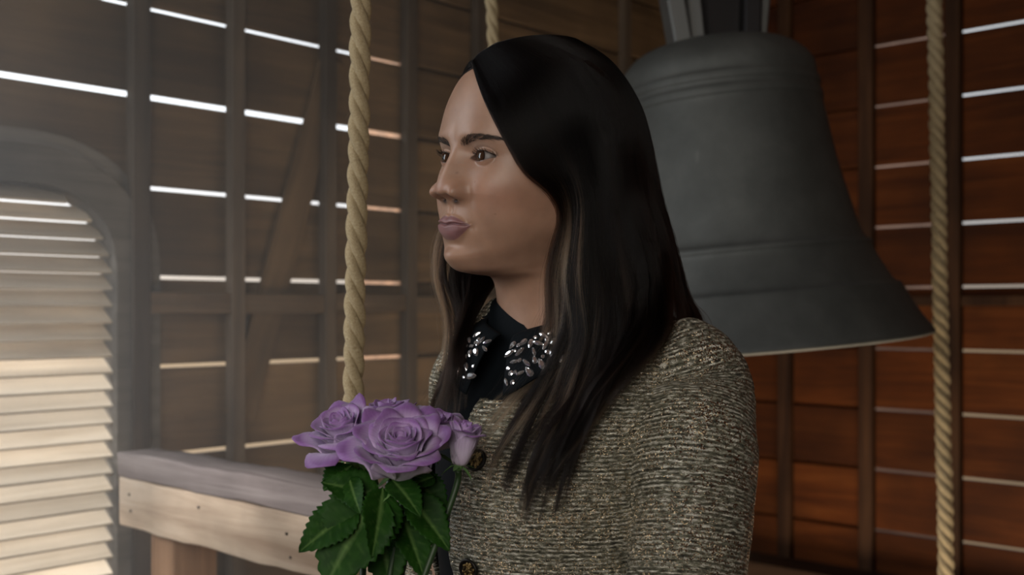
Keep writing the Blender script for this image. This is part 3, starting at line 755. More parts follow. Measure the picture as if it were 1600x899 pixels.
r3 = ramp(nt, [(0.35, (0.45,) * 3), (0.65, (1.4,) * 3)]); L(fine.outputs['Fac'], r3.inputs[0]); L(mixa.outputs[2], mixb.inputs[6]); L(r3.outputs[0], mixb.inputs[7])
# metallic thread flecks
vo = N(nt, 'TexVoronoi'); vo.inputs['Scale'].default_value = 1; mpv = N(nt, 'Mapping'); mpv.inputs['Scale'].default_value = (850, 1050, 1); L(wv.outputs[0], mpv.inputs[0]); L(mpv.outputs[0], vo.inputs['Vector'])
sep = N(nt, 'SeparateColor'); L(vo.outputs['Color'], sep.inputs[0])
patch = noise((26, 40, 1), 3, 0.6); pr = N(nt, 'MapRange'); pr.inputs[1].default_value = 0.38; pr.inputs[2].default_value = 0.66; pr.inputs[3].default_value = 0.90; pr.inputs[4].default_value = 0.52; L(patch.outputs['Fac'], pr.inputs[0])
row = noise((6, 300, 1), 2, 0.5); rr_ = N(nt, 'MapRange'); rr_.inputs[1].default_value = 0.40; rr_.inputs[2].default_value = 0.60; rr_.inputs[3].default_value = 0.12; rr_.inputs[4].default_value = -0.12; L(row.outputs['Fac'], rr_.inputs[0])
th_ = N(nt, 'Math', operation='ADD'); L(pr.outputs[0], th_.inputs[0]); L(rr_.outputs[0], th_.inputs[1])
gt = N(nt, 'Math', operation='GREATER_THAN'); L(sep.outputs[0], gt.inputs[0]); L(th_.outputs[0], gt.inputs[1])
gold = N(nt, 'Mix', data_type='RGBA'); L(sep.outputs[1], gold.inputs[0]); gold.inputs[6].default_value = (0.98, 0.82, 0.55, 1); gold.inputs[7].default_value = (0.98, 0.95, 0.86, 1)
mixc = N(nt, 'Mix', data_type='RGBA'); L(gt.outputs[0], mixc.inputs[0]); L(mixb.outputs[2], mixc.inputs[6]); L(gold.outputs[2], mixc.inputs[7])
L(mixc.outputs[2], b.inputs['Base Color']); L(gt.outputs[0], b.inputs['Metallic'])
rg_ = N(nt, 'MapRange'); rg_.inputs[3].default_value = 0.85; rg_.inputs[4].default_value = 0.24; L(gt.outputs[0], rg_.inputs[0]); L(rg_.outputs[0], b.inputs['Roughness'])
hsum = N(nt, 'Math', operation='ADD'); L(rsum.outputs[0], hsum.inputs[0]); L(fine.outputs['Fac'], hsum.inputs[1])
bp = N(nt, 'Bump'); bp.inputs['Strength'].default_value = 0.9; bp.inputs['Distance'].default_value = 0.0022; L(hsum.outputs[0], bp.inputs['Height'])
# each fleck faces its own way
nv = N(nt, 'VectorMath', operation='SUBTRACT'); L(vo.outputs['Color'], nv.inputs[0]); nv.inputs[1].default_value = (0.5, 0.5, 0.5)
nsc = N(nt, 'VectorMath', operation='SCALE'); L(nv.outputs[0], nsc.inputs[0]); ms_ = N(nt, 'Math', operation='MULTIPLY'); ms_.inputs[1].default_value = 1.5; L(gt.outputs[0], ms_.inputs[0]); L(ms_.outputs[0], nsc.inputs['Scale'])
na = N(nt, 'VectorMath', operation='ADD'); L(bp.outputs[0], na.inputs[0]); L(nsc.outputs[0], na.inputs[1]); nn = N(nt, 'VectorMath', operation='NORMALIZE'); L(na.outputs[0], nn.inputs[0]); L(nn.outputs[0], b.inputs['Normal'])
M['tweed'] = tweed
black, nt, b = new_mat('black cloth'); b.inputs['Base Color'].default_value = (0.0022, 0.0040, 0.0060, 1); b.inputs['Roughness'].default_value = 0.8; b.inputs['Specular IOR Level'].default_value = 0.12
M['black'] = black
def weave_attr(me, uv):
    at2 = me.attributes.new('weave', 'FLOAT_VECTOR', 'POINT'); w = np.zeros((len(uv), 3), np.float32); w[:, :2] = uv; at2.data.foreach_set('vector', w.ravel())
# ---- jacket body: rows of (z, half width, front, back, exponent, front drop)
JR = np.array([
 [0.700, .190, .135, -.140, .95, 0], [0.780, .190, .135, -.140, .95, 0], [0.900, .172, .128, -.125, .95, 0], [1.000, .138, .122, -.112, .95, 0],
 [1.080, .128, .132, -.110, .92, 0], [1.150, .126, .145, -.112, .90, 0], [1.210, .132, .141, -.116, .90, 0], [1.260, .146, .122, -.118, .90, 0],
 [1.300, .158, .100, -.117, .90, .012], [1.330, .152, .080, -.112, .92, .034], [1.352, .134, .070, -.104, .95, .056], [1.372, .108, .066, -.094, 1.0, .084], [1.388, .086, .064, -.084, 1.0, .108]])
def jacket_contour(row, th):
    z, w, bf, bb, e, dr = row
    s, c = np.sin(th), np.cos(th)
    a = w * np.sign(s) * np.abs(s) ** e
    bq = np.where(c > 0, bf * np.abs(c) ** e, bb * np.abs(c) ** e)
    zz = z - dr * np.clip(c, 0, 1) ** 4
    return a, bq, zz
def build_jacket(scale=1.0, th_fn=None, nu=220, rows=None, per=10):
    R = smooth_rows(JR if rows is None else rows, per)
    Vv, uv = [], []
    for row in R:
        row = row.copy(); row[1] *= scale; row[2] *= scale; row[3] *= scale
        if th_fn: t0, t1 = th_fn(row)
        else: t0, t1 = 0, 2 * np.pi
        th = np.linspace(t0, t1, nu, endpoint=th_fn is not None)
        a, bq, zz = jacket_contour(row, th)
        Vv.append((a, bq, zz)); uv.append(np.stack([th * 0.16, zz], -1))
    A = np.array([v[0] for v in Vv]); Bq = np.array([v[1] for v in Vv]); Z = np.array([v[2] for v in Vv])
    return A, Bq, Z, np.array(uv)
def jth(row):
    w, e = row[1], row[4]
    s0 = min(0.037, 0.42 * w) / w; s1 = min(0.135, 0.78 * w) / w
    return -math.asin(s0 ** (1 / e)), 2 * math.pi - math.asin(s1 ** (1 / e))
A, Bq, Z, UV = build_jacket(1.0, jth)
th_n = np.linspace(0, 1, A.shape[1])[None]
# folds and the placket's stitched edge
dpl = A - 0.018
off = -0.0022 * np.exp(-(dpl / 0.0022) ** 2) * (Bq > 0.02) - 0.0012 * np.exp(-((A - 0.0205) / 0.004) ** 2) * (Bq > 0.02)
off += 0.0030 * np.sin(Z * 24 + A * 30 + 1.0) * sstep(0.03, 0.12, np.abs(A)) + 0.0016 * np.sin(Z * 60 - A * 25)
off += 0.002 * (RNG.normal(0, 1, A.shape) * 0.25)
rad = np.hypot(A, Bq) + 1e-6
A = A + off * A / rad; Bq = Bq + off * Bq / rad
me = np_mesh('jacket', tw(A, Bq, Z).reshape(-1, 3), grid_faces(A.shape[1], A.shape[0]))
weave_attr(me, UV.reshape(-1, 2))
jacket = obj('jacket', me, tweed, person)
md = jacket.modifiers.new('thickness', 'SOLIDIFY'); md.thickness = 0.005; md.offset = -1
# ---- sleeves
def sleeve(name, pts, radii, flat=0.94):
    P = catmull(np.array(pts), 90); R = catmull(np.array(radii)[:, None], 90)[:, 0]
    n = 64; W = tw(P[:, 0], P[:, 1], P[:, 2])
    s = np.concatenate([[0], np.cumsum(np.linalg.norm(np.diff(W, axis=0), axis=1))])
    V, F = tube(W, R, n, False)
    V = V.reshape(90, n, 3); cen = W[:, None]; dirv = V - cen
    th = np.linspace(0, 2 * np.pi, n, endpoint=False)[None]
    k = 1 + 0.030 * np.sin(s[:, None] * 42 + np.sin(th) * 1.7 + 0.5) * np.sin(th + 0.7) + 0.016 * np.sin(s[:, None] * 95 + th * 2) + RNG.normal(0, 0.006, (90, n))
    V = cen + dirv * k[..., None]
    me = np_mesh(name, V.reshape(-1, 3), grid_faces(n, 90, True))
    uv = np.stack([np.abs(th - np.pi) * 0.055 + 0 * s[:, None] + 0.4, -s[:, None] + 0 * th], -1); weave_attr(me, uv.reshape(-1, 2))
    o = obj(name, me, tweed, person); m_ = o.modifiers.new('thickness', 'SOLIDIFY'); m_.thickness = 0.004; m_.offset = -1
    return o
sleeve('sleeve', [(.114, -.005, 1.352), (.124, -.004, 1.346), (.135, -.002, 1.325), (.145, .002, 1.290), (.157, .034, 1.230), (.169, .068, 1.130), (.176, .088, 1.030), (.174, .085, .960), (.166, .135, .860), (.158, .175, .780)],
       [.006, .030, .048, .0545, .0560, .0535, .0515, .050, .044, .039])
sleeve('sleeve', [(-.100, -.010, 1.352), (-.110, -.010, 1.344), (-.122, -.012, 1.318), (-.130, -.014, 1.280), (-.142, -.012, 1.220), (-.158, -.005, 1.140), (-.168, .020, 1.060), (-.150, .075, 1.030), (-.105, .150, 1.035), (-.070, .200, 1.045)],
       [.006, .030, .046, .0505, .0515, .050, .049, .048, .042, .037])
# ---- black blouse under the jacket
BR = JR.copy(); BR[:, 1:4] *= 0.955; BR[:, 5] *= 0.45; BR = np.vstack([BR[2:], [[1.402, .060, .054, -.066, 1.0, .050]]])
A2, B2, Z2, _ = build_jacket(1.0, None, 96, BR, 6)
obj('blouse', np_mesh('blouse', tw(A2, B2, Z2).reshape(-1, 3), grid_faces(96, A2.shape[0], True)), black, person)
# ---- collar
NA, NB = -0.018, 0.022
def collar_pt(side, psi, v):
    """psi 0 = front .. 1 = back, v 0 = neck edge .. 1 = outer edge"""
    ang = side * (0.16 + psi * (math.pi - 0.16))
    r = 0.053 + 0.004 * psi + (0.030 + 0.004 * np.sin(psi * 9)) * v ** 0.9 * (1 + 0.25 * np.exp(-(psi / 0.15) ** 2))
    z = 1.351 + 0.036 * psi ** 0.8 - (0.040 + 0.016 * np.exp(-(psi / 0.16) ** 2) - 0.012 * psi) * v ** 1.3 + 0.004 * np.sin(np.pi * v)
    pinch = np.exp(-(psi / 0.10) ** 2) * v * 0.09
    ang = ang + side * pinch
    return tw(NA + r * np.sin(ang) * 1.0, NB + r * np.cos(ang) * 1.05, z)
def collar(side):
    pp = np.linspace(0, 1, 60); vv = np.linspace(0, 1, 16)
    Pq = np.array([[collar_pt(side, p, v) for p in pp] for v in vv]).reshape(-1, 3)
    o = obj('collar', np_mesh('collar', Pq, grid_faces(60, 16)), black, person); m_ = o.modifiers.new('thickness', 'SOLIDIFY'); m_.thickness = 0.0022; m_.offset = 0
    return o
gem_m, nt, b = new_mat('clear crystal'); b.inputs['Base Color'].default_value = (0.78, 0.80, 0.84, 1); b.inputs['Metallic'].default_value = 0.9; b.inputs['Roughness'].default_value = 0.08
setm, nt, b = new_mat('gem setting'); b.inputs['Base Color'].default_value = (0.12, 0.12, 0.12, 1); b.inputs['Metallic'].default_value = 0.9; b.inputs['Roughness'].default_value = 0.3
def gem_mesh(kind):
    n = 10 if kind != 'round' else 8; V = []; 
    def outline(s):
        out = []
        for i in range(n):
            t = 2 * math.pi * i / n
            if kind == 'marquise': out.append((s * math.cos(t) * 1.0, s * math.sin(t) * 0.42 * abs(math.sin(t)) ** 0.25))
            elif kind == 'drop': out.append((s * math.cos(t), s * math.sin(t) * 0.55 * (1 - 0.42 * math.cos(t))))
            else: out.append((s * math.cos(t), s * math.sin(t)))
        return out
    for s, z in ((1.0, 0.0), (1.0, 0.18), (0.55, 0.46)):
        V += [(x, y, z) for x, y in outline(s)]
    F = grid_faces(n, 3, True).tolist() + [[2 * n + i for i in range(n)]]
    return np_mesh('gem', V, F, False)
GM = {k: gem_mesh(k) for k in ('marquise', 'drop', 'round')}
def gems(col_obj, side, spec):
    for psi, v, kind, size, rot in spec:
        p = collar_pt(side, psi, v); e1 = collar_pt(side, psi + 0.01, v) - p; e2 = collar_pt(side, psi, v + 0.03) - p
        t1 = Vector(e1).normalized(); nrm = Vector(e1).cross(Vector(e2)).normalized()
        out = Vector(p) + Vector(PERSON) - Vector(tw(NA, NB, p[2]).tolist()) - Vector(PERSON)
        if nrm.dot(out) < 0: nrm = -nrm
        t2 = nrm.cross(t1)
        d1 = t1 * math.cos(rot) + t2 * math.sin(rot); d2 = nrm.cross(d1)
        o = obj('gem', GM[kind], gem_m, col_obj)
        mt = Matrix((d1 * size, d2 * size, nrm * size)).transposed().to_4x4(); mt.translation = Vector(p) + nrm * 0.0016
        o.matrix_local = mt
cl_near, cl_far = collar(1), collar(-1)
def gem_spec(seed, p0, p1, v0, v1, rows):
    g = np.random.default_rng(seed); out = []
    cp, cv = (p0 + p1) / 2, (v0 + v1) / 2
    pts = []
    tries = 0
    while len(pts) < rows and tries < 6000:
        tries += 1
        p, v = g.uniform(p0, p1), g.uniform(v0, v1)
        big = len(pts) < rows * 0.62; sz = g.uniform(0.0044, 0.0060) if big else g.uniform(0.0018, 0.0028)
        if all(math.hypot((p - q[0]) * 0.19, (v - q[1]) * 0.05) > (sz + q[2]) * 0.62 for q in pts): pts.append((p, v, sz, big))
    for p, v, sz, big in pts:
        kind = ('marquise', 'drop', 'marquise')[g.integers(3)] if big else 'round'
        out.append((p, v, kind, sz, math.atan2((v - cv) * 0.05 + 0.004, (p - cp) * 0.19) + g.normal(0, 0.5)))
    return out
gems(cl_near, 1, gem_spec(5, 0.01, 0.25, 0.38, 0.90, 34))
gems(cl_far, -1, gem_spec(9, 0.0, 0.15, 0.30, 0.90, 22))
# ---- buttons
brass, nt, b = new_mat('aged brass'); L = nt.links.new; b.inputs['Metallic'].default_value = 1.0; b.inputs['Roughness'].default_value = 0.38
t = N(nt, 'TexCoord'); n1 = N(nt, 'TexNoise'); n1.inputs['Scale'].default_value = 260; L(t.outputs['Object'], n1.inputs['Vector'])
r = ramp(nt, [(0.42, (0.05, 0.033, 0.014)), (0.60, (0.42, 0.29, 0.12))]); L(n1.outputs['Fac'], r.inputs[0]); L(r.outputs[0], b.inputs['Base Color'])
btn_dark, nt, b = new_mat('dark button rim'); b.inputs['Base Color'].default_value = (0.012, 0.010, 0.008, 1); b.inputs['Metallic'].default_value = 0.5; b.inputs['Roughness'].default_value = 0.4
def surf_b(a, z):
    R = smooth_rows(JR, 10); row = np.array([np.interp(z, R[:, 0], R[:, k]) for k in range(6)])
    c = (1 - min(abs(a) / row[1], 1) ** (2 / row[4])) ** 0.5; return row[2] * c ** row[4]
rim_me = lathe('button', [(0.0001, 0.0), (0.0100, 0.0), (0.0108, 0.0012), (0.0104, 0.0030), (0.0092, 0.0034), (0.0078, 0.0020), (0.0001, 0.0018)], 36)
crest_bm = bmesh.new()
for i in range(26):
    g_ = random.random; aa = i * 2.4; rr = 0.0062 * math.sqrt(i / 26)
    mm_ = Matrix.Translation((rr * math.cos(aa), rr * math.sin(aa) * 1.05, 0.0022)) @ Matrix.Diagonal((1.0, 1.3, 0.6, 1)).to_4x4()
    bmesh.ops.create_icosphere(crest_bm, subdivisions=1, radius=0.0012 + 0.0006 * random.random(), matrix=mm_)
crest_me = bpy.data.meshes.new('crest'); crest_bm.to_mesh(crest_me); crest_bm.free()
for zb_ in (1.237, 1.139, 1.04, 0.94):
    a0 = -0.010; b0 = surf_b(a0, zb_) + 0.002
    p = tw(a0, b0, zb_)
    dzb = (surf_b(a0, zb_ + 0.01) - surf_b(a0, zb_ - 0.01)) / 0.02
    nrm = (Vector(TB) - Vector((0, 0, dzb))).normalized()
    o = obj('button', rim_me, btn_dark, person, p); o.rotation_euler = nrm.to_track_quat('Z', 'Y').to_euler()
    c_ = obj('crest', crest_me, brass, o)
# ---- trousers and shoes, out of the frame below
def leg(side):
    return sleeve_plain('trouser_leg', [(side * .085, -.005, .80), (side * .088, 0, .62), (side * .085, .005, .47), (side * .085, -.01, .25), (side * .085, -.015, .07)], [.098, .088, .070, .062, .058])
def sleeve_plain(name, pts, radii):
    P = catmull(np.array(pts), 40); R = catmull(np.array(radii)[:, None], 40)[:, 0]; V, F = tube(tw(P[:, 0], P[:, 1], P[:, 2]), R, 28, True)
    return obj(name, np_mesh(name, V, F), black, person)
for sd in (-1, 1):
    leg(sd)
    P = catmull(np.array([(sd * .085, -.075, .035), (sd * .085, -.05, .045), (sd * .086, .02, .042), (sd * .09, .09, .034), (sd * .092, .14, .026), (sd * .092, .165, .02)]), 24)
    V, F = tube(tw(P[:, 0], P[:, 1], P[:, 2]), catmull(np.array([[.018], [.034], [.038], [.034], [.026], [.008]]), 24)[:, 0], 20, True)
    V[:, 2] = np.maximum(V[:, 2], 0.0); obj('shoe', np_mesh('shoe', V, F), black, person)
# ---- hands (below the frame): palm, four fingers and a thumb each, skinned chains
def hand(wrist, along, palm_n, curl, side, hold=None):
    wrist, along, palm_n = Vector(wrist), Vector(along).normalized(), Vector(palm_n).normalized()
    across = along.cross(palm_n).normalized() * side; Vs = []; Es = []; Rs = []
    def chain(pts, rs, first=None):
        prev = first
        for p, r_ in zip(pts, rs):
            Vs.append(p); Rs.append(r_); 
            if prev is not None: Es.append((prev, len(Vs) - 1))
            prev = len(Vs) - 1
        return prev
    chain([wrist - along * 0.05, wrist], [0.024, 0.022]); root = 1
    chain([wrist + along * 0.03], [0.027], root); mid = 2
    for k, (off, ln_) in enumerate(((0.029, .070), (0.010, .078), (-.009, .073), (-.027, .058))):
        p = wrist + along * 0.080 + across * off; kn = [wrist + along * 0.045 + across * off * 0.8, p]; d = along.copy()
        for j, fr in enumerate((0.45, 0.30, 0.25)):
            ang = curl * (0.8 + 0.25 * j); d = (d * math.cos(ang) + palm_n * math.sin(ang)).normalized(); 
            pn = (palm_n - d * palm_n.dot(d)); 
            kn.append(kn[-1] + d * ln_ * fr)
        chain(kn, [0.0115, 0.0098, 0.0086, 0.0078, 0.0066], mid)
    chain([wrist + along * 0.025 + across * 0.026 + palm_n * 0.006, wrist + along * 0.052 + across * 0.044 + palm_n * 0.022, wrist + along * 0.078 + across * 0.046 + palm_n * 0.040, wrist + along * 0.098 + across * 0.038 + palm_n * 0.054], [0.014, 0.0115, 0.0098, 0.0074], root)
    me = bpy.data.meshes.new('hand'); me.from_pydata(Vs, Es, []); me.update()
    o = obj('hand', me, skin_plain, person); o.modifiers.new('skin', 'SKIN')
    for i, sv in enumerate(me.skin_vertices[0].data): sv.radius = (Rs[i], Rs[i]); sv.use_root = (i == 0)
    sb_ = o.modifiers.new('smooth', 'SUBSURF'); sb_.levels = 2; sb_.render_levels = 2
    return o
skin_plain, nt, b = new_mat('hand skin'); b.inputs['Base Color'].default_value = (0.40, 0.225, 0.145, 1); b.inputs['Roughness'].default_value = 0.5; b.inputs['Subsurface Weight'].default_value = 0.15; b.inputs['Subsurface Radius'].default_value = (0.009, 0.0035, 0.0018)
wr = tw(-.062, .210, 1.046); hd = tw(-.006, .259, 1.056) - wr
hand(wr, hd, np.array(TB) * 0.9 + np.array(TA) * -0.35 + np.array([0, 0, 0.1]), 0.62, 1)
wr = tw(.158, .182, .765); hand(wr, np.array([0, 0, -1.0]) + np.array(TB) * 0.25, -np.array(TA), 0.22, -1)
# ================================================================ woman: hair
from mathutils.bvhtree import BVHTree
bpy.context.view_layer.update()
dg = bpy.context.evaluated_depsgraph_get()
_v, _f = [], []
for o in [c for c in person.children if c.name.split('.')[0] in ('body', 'jacket', 'sleeve', 'blouse', 'collar')]:
    m_ = o.data; n0 = len(_v)
    _v += [o.matrix_world @ v.co for v in m_.vertices]; _f += [[n0 + i for i in p.vertices] for p in m_.polygons]
bvh = BVHTree.FromPolygons(_v, _f)
EYEP = np.array([0, 0, CAMZ])
SC = np.array([0.0, -0.008, 0.013]); SR_ = np.array([0.0865, 0.1165, 0.1195])
def ray_dir(px, py): return np.array([(px - 800) / FPX, 1.0, -(py - HOR) / FPX])
def shell_Y(px, py, grow=0.0):
    d = ray_dir(px, py); R = SR_ + grow
    Bm = np.stack([HX, HF, HZ])                       # world to head-local
    o_ = (Bm @ (EYEP - HO) - SC) / R; dd = (Bm @ d) / R
    a, b_, c_ = dd @ dd, 2 * o_ @ dd, o_ @ o_ - 1
    D = b_ * b_ - 4 * a * c_
    return (-b_ - math.sqrt(D)) / (2 * a) if D > 0 else -b_ / (2 * a)
def surf_Y(px, py):
    d = ray_dir(px, py); h = bvh.ray_cast(Vector(EYEP), Vector(d).normalized(), 4.0)
    return h[0].y if h[0] is not None else None
def guide(pts, prefix=()):
    """pts: (px, py, rule): 'h' on the skull's hair shell, a number = metres in front of what is there, ('y', Y) = explicit depth"""
    P, known = [], []
    for px, py, rule in pts:
        if rule == 'h': Y = shell_Y(px, py)
        elif isinstance(rule, tuple): Y = rule[1]
        else:
            Y = surf_Y(px, py); Y = Y - rule if Y is not None and Y < 1.4 else None
        P.append((px, py, Y))
    ys = [p[2] for p in P]; idx = [i for i, y in enumerate(ys) if y is not None]
    ys = np.interp(range(len(ys)), idx, [ys[i] for i in idx])
    for _ in range(2):                                  # relax the depth along the lock
        ys2 = ys.copy(); ys2[1:-1] = 0.25 * ys[:-2] + 0.5 * ys[1:-1] + 0.25 * ys[2:]; ys = np.minimum(ys, ys2) * 0.7 + ys2 * 0.3
    W = np.array([EYEP + ray_dir(p[0], p[1]) * y for p, y in zip(P, ys)])
    if len(prefix): W = np.vstack([hw(np.array(prefix)) + np.array(PERSON), W])
    return W
def resample(W, n):
    Q = catmull(W, 240); s = np.concatenate([[0], np.cumsum(np.linalg.norm(np.diff(Q, axis=0), axis=1))]); s /= s[-1]
    t = np.linspace(0, 1, n); return np.stack([np.interp(t, s, Q[:, k]) for k in range(3)], 1)
NP = 44
near = [
 [(737,97,'h'),(754,150,'h'),(781,205,'h'),(819,270,'h'),(858,303,.010),(884,345,.012),(874,420,.016),(852,490,.012),(818,560,.008),(775,635,.010),(745,700,.010)],
 [(747,86,'h'),(785,140,'h'),(815,200,'h'),(855,260,'h'),(888,308,.014),(903,370,.020),(893,440,.026),(874,510,.020),(842,590,.012),(800,680,.010),(770,745,.008)],
 [(762,76,'h'),(815,125,'h'),(850,190,'h'),(890,255,'h'),(915,320,.022),(922,390,.030),(915,460,.034),(902,530,.022),(872,610,.014),(842,700,.012),(828,795,.008)],
 [(782,67,'h'),(850,112,'h'),(890,175,'h'),(920,245,'h'),(940,320,.026),(946,400,.040),(942,470,.034),(928,545,.024),(903,630,.014),(872,720,.012),(850,815,.008)],
 [(808,60,'h'),(885,105,'h'),(925,165,'h'),(950,240,'h'),(966,320,.030),(972,400,.045),(972,470,.034),(958,545,.022),(935,630,.014),(903,710,.012),(876,780,.008)],
 [(834,56,'h'),(910,98,'h'),(955,160,'h'),(978,240,'h'),(993,320,('y',1.02)),(1000,400,('y',1.015)),(1004,470,.030),(992,540,.020),(966,600,.014),(932,650,.012),(905,700,.008)],
 [(858,55,'h'),(930,93,'h'),(976,155,'h'),(1000,235,'h'),(1013,320,('y',1.05)),(1021,400,('y',1.045)),(1034,460,.024),(1042,515,.016),(1024,565,.012),(990,615,.010),(962,660,.008)],
 [(884,57,'h'),(946,94,'h'),(990,155,'h'),(1014,235,'h'),(1027,320,('y',1.09)),(1038,400,('y',1.10)),(1056,455,('y',1.105)),(1078,490,('y',1.11)),(1086,530,('y',1.13)),(1085,600,('y',1.15)),(1080,680,('y',1.16))],
 [(900,61,'h'),(956,97,'h'),(1000,165,'h'),(1021,245,'h'),(1034,330,('y',1.115)),(1046,410,('y',1.13)),(1068,465,('y',1.14)),(1097,500,('y',1.15)),(1108,545,('y',1.17)),(1106,620,('y',1.18)),(1100,700,('y',1.18))],
]
pre = [(.002, .068, .090), (.034, .063, .080), (.070, .030, .055), (.083, .030, .000), (.080, .030, -.045)]
pre2 = [(.004, .040, .112), (.050, .030, .095), (.083, .000, .050), (.090, .000, .000), (.086, .005, -.045)]
far = [
 ([(691,375,('y',1.135)),(685,432,('y',1.132)),(696,495,('y',1.12)),(688,560,.014),(662,615,.010),(640,652,.008)], pre),
 ([(706,390,('y',1.130)),(699,445,('y',1.125)),(708,500,('y',1.115)),(704,560,.012),(684,620,.010),(664,668,.008)], pre),
 ([(726,405,('y',1.128)),(718,455,('y',1.115)),(724,510,('y',1.10)),(722,570,.012),(708,630,.010),(690,690,.008)], pre),
 ([(748,420,('y',1.130)),(736,460,('y',1.115)),(728,510,('y',1.095)),(720,570,.010),(709,630,.010),(702,700,.008)], pre2),
 ([(772,430,('y',1.135)),(758,470,('y',1.125)),(736,515,('y',1.10)),(727,575,.006),(720,640,.008),(714,705,.008)], pre2),
]
def over_top(y):
    k = math.sqrt(max(1 - ((y - SC[1]) / SR_[1]) ** 2, 0.02)); out = []
    for al in (-6, 12, 32, 54, 76, 98, 118):
        a = math.radians(al); k *= 1.0; out.append((SC[0] + 0.97 * SR_[0] * k * math.sin(a), y - 0.10 * abs(y - 0.02) * (al / 98) - (0.010 if y > 0.05 else 0) * al / 50, SC[2] + 0.972 * SR_[2] * k * math.cos(a)))
    return hw(np.array(out)) + np.array(PERSON)
G_top = np.array([resample(over_top(y), NP) for y in (.064, .055, .042, .02, -.01, -.04, -.07, -.095)])
G_near = np.array([resample(guide(g), NP) for g in near])
G_far = np.array([resample(guide(g, p), NP) for g, p in far])
hr = np.random.default_rng(11)
def strands(G, n, thick, wave, umin=0.0, umax=1.0, n_clump=90, clump_amt=0.75, len_lo=0.80, depth_dir=np.array([0, 1.0, 0]), coherent=0.0):
    m = len(G); t = np.linspace(0, 1, NP)
    ucl = np.sort(hr.uniform(umin, umax, n_clump)); ph = hr.uniform(0, 6.28, (n_clump, 3)); cd = hr.uniform(-1, 1, n_clump); fr = hr.uniform(0.8, 1.4, n_clump); tl = hr.uniform(len_lo, 1.0, n_clump)
    u = hr.uniform(umin, umax, n); k = np.clip(np.searchsorted(ucl, u + hr.normal(0, 0.012, n)), 0, n_clump - 1)
    cl = clump_amt * sstep(0.25, 1.0, t)[None] * hr.uniform(0.5, 1.0, n)[:, None]
    uu = u[:, None] * (1 - cl) + ucl[k][:, None] * cl
    x = np.clip(uu, 0, 1) * (m - 1); i = np.clip(x.astype(int), 0, m - 2); f = x - i
    ti = np.broadcast_to(np.arange(NP)[None], x.shape)
    p0, p1, p2, p3 = G[np.clip(i - 1, 0, m - 1), ti], G[i, ti], G[i + 1, ti], G[np.clip(i + 2, 0, m - 1), ti]; f = f[..., None]
    P = 0.5 * (2 * p1 + (-p0 + p2) * f + (2 * p0 - 5 * p1 + 4 * p2 - p3) * f ** 2 + (-p0 + 3 * p1 - 3 * p2 + p3) * f ** 3)
    dep = hr.uniform(-1, 1, n); dep = (dep[:, None] * (1 - 0.6 * cl) + cd[k][:, None] * 0.5 * cl) * thick * (0.30 + 0.70 * sstep(0.0, 0.35, t))[None]
    P += dep[..., None] * depth_dir
    A_ = wave * sstep(0.30, 0.85, t)[None]
    side = np.array([1.0, 0.15, 0])
    P += (A_ * np.sin(t[None] * 9.5 * fr[k][:, None] + ph[k, 0][:, None]))[..., None] * side + (A_ * 0.6 * np.sin(t[None] * 12 * fr[k][:, None] + ph[k, 1][:, None]))[..., None] * depth_dir
    cw = coherent * sstep(0.28, 0.6, t)[None] * np.sin(2 * np.pi * 1.75 * t[None] + 3.2 * uu - 0.8)
    P += cw[..., None] * side + 0.5 * cw[..., None] * depth_dir
    q = hr.uniform(0, 6.28, (n, 4)); am = hr.exponential(0.0011, n)
    am = np.where(hr.uniform(0, 1, n) < 0.05, am + hr.uniform(0.002, 0.008, n), am)
    P += (am[:, None] * (0.12 + sstep(0.1, 1.0, t))[None] * np.sin(t[None] * 7 + q[:, :1]))[..., None] * side
    P += (am[:, None] * (0.12 + sstep(0.1, 1.0, t))[None] * np.sin(t[None] * 8.3 + q[:, 1:2]))[..., None] * np.array([0.1, 1, 0.1])
    ln_ = np.minimum(1.0, tl[k] * hr.uniform(0.88, 1.04, n))
    tt = t[None] * ln_[:, None] * (NP - 1); j = np.clip(tt.astype(int), 0, NP - 2); ff = (tt - j)[..., None]; r_ = np.arange(n)[:, None]
    P = P[r_, j] * (1 - ff) + P[r_, j + 1] * ff
    return P, u, k
def add_curves(name, blocks, mat, parent):
    P = np.concatenate([b_[0] for b_ in blocks]); sh = np.concatenate([b_[1] for b_ in blocks]); R = np.concatenate([b_[2] for b_ in blocks])
    hc = bpy.data.hair_curves.new(name); hc.add_curves([NP] * len(P))
    hc.points.foreach_set('position', (P - np.array(PERSON)).astype(np.float32).ravel())
    t = np.linspace(0, 1, NP); prof = np.clip(1.0 - 0.75 * sstep(0.6, 1.0, t), 0.2, 1)
    hc.points.foreach_set('radius', (R[:, None] * prof[None]).astype(np.float32).ravel())
    a_ = hc.attributes.new('shade', 'FLOAT', 'CURVE'); a_.data.foreach_set('value', sh.astype(np.float32))
    hc.materials.append(mat)
    o = bpy.data.objects.new(name, hc); link(o, parent); o['kind'] = 'stuff'; return o
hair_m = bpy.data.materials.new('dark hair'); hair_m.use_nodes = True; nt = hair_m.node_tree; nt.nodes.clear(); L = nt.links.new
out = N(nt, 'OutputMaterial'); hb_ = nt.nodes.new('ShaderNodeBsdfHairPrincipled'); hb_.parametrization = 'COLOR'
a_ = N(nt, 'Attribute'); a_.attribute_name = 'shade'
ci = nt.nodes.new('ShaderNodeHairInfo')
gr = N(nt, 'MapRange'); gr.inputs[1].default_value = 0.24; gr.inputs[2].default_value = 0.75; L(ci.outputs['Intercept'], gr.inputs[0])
mu = N(nt, 'Math', operation='MULTIPLY'); L(a_.outputs['Fac'], mu.inputs[0]); L(gr.outputs[0], mu.inputs[1])
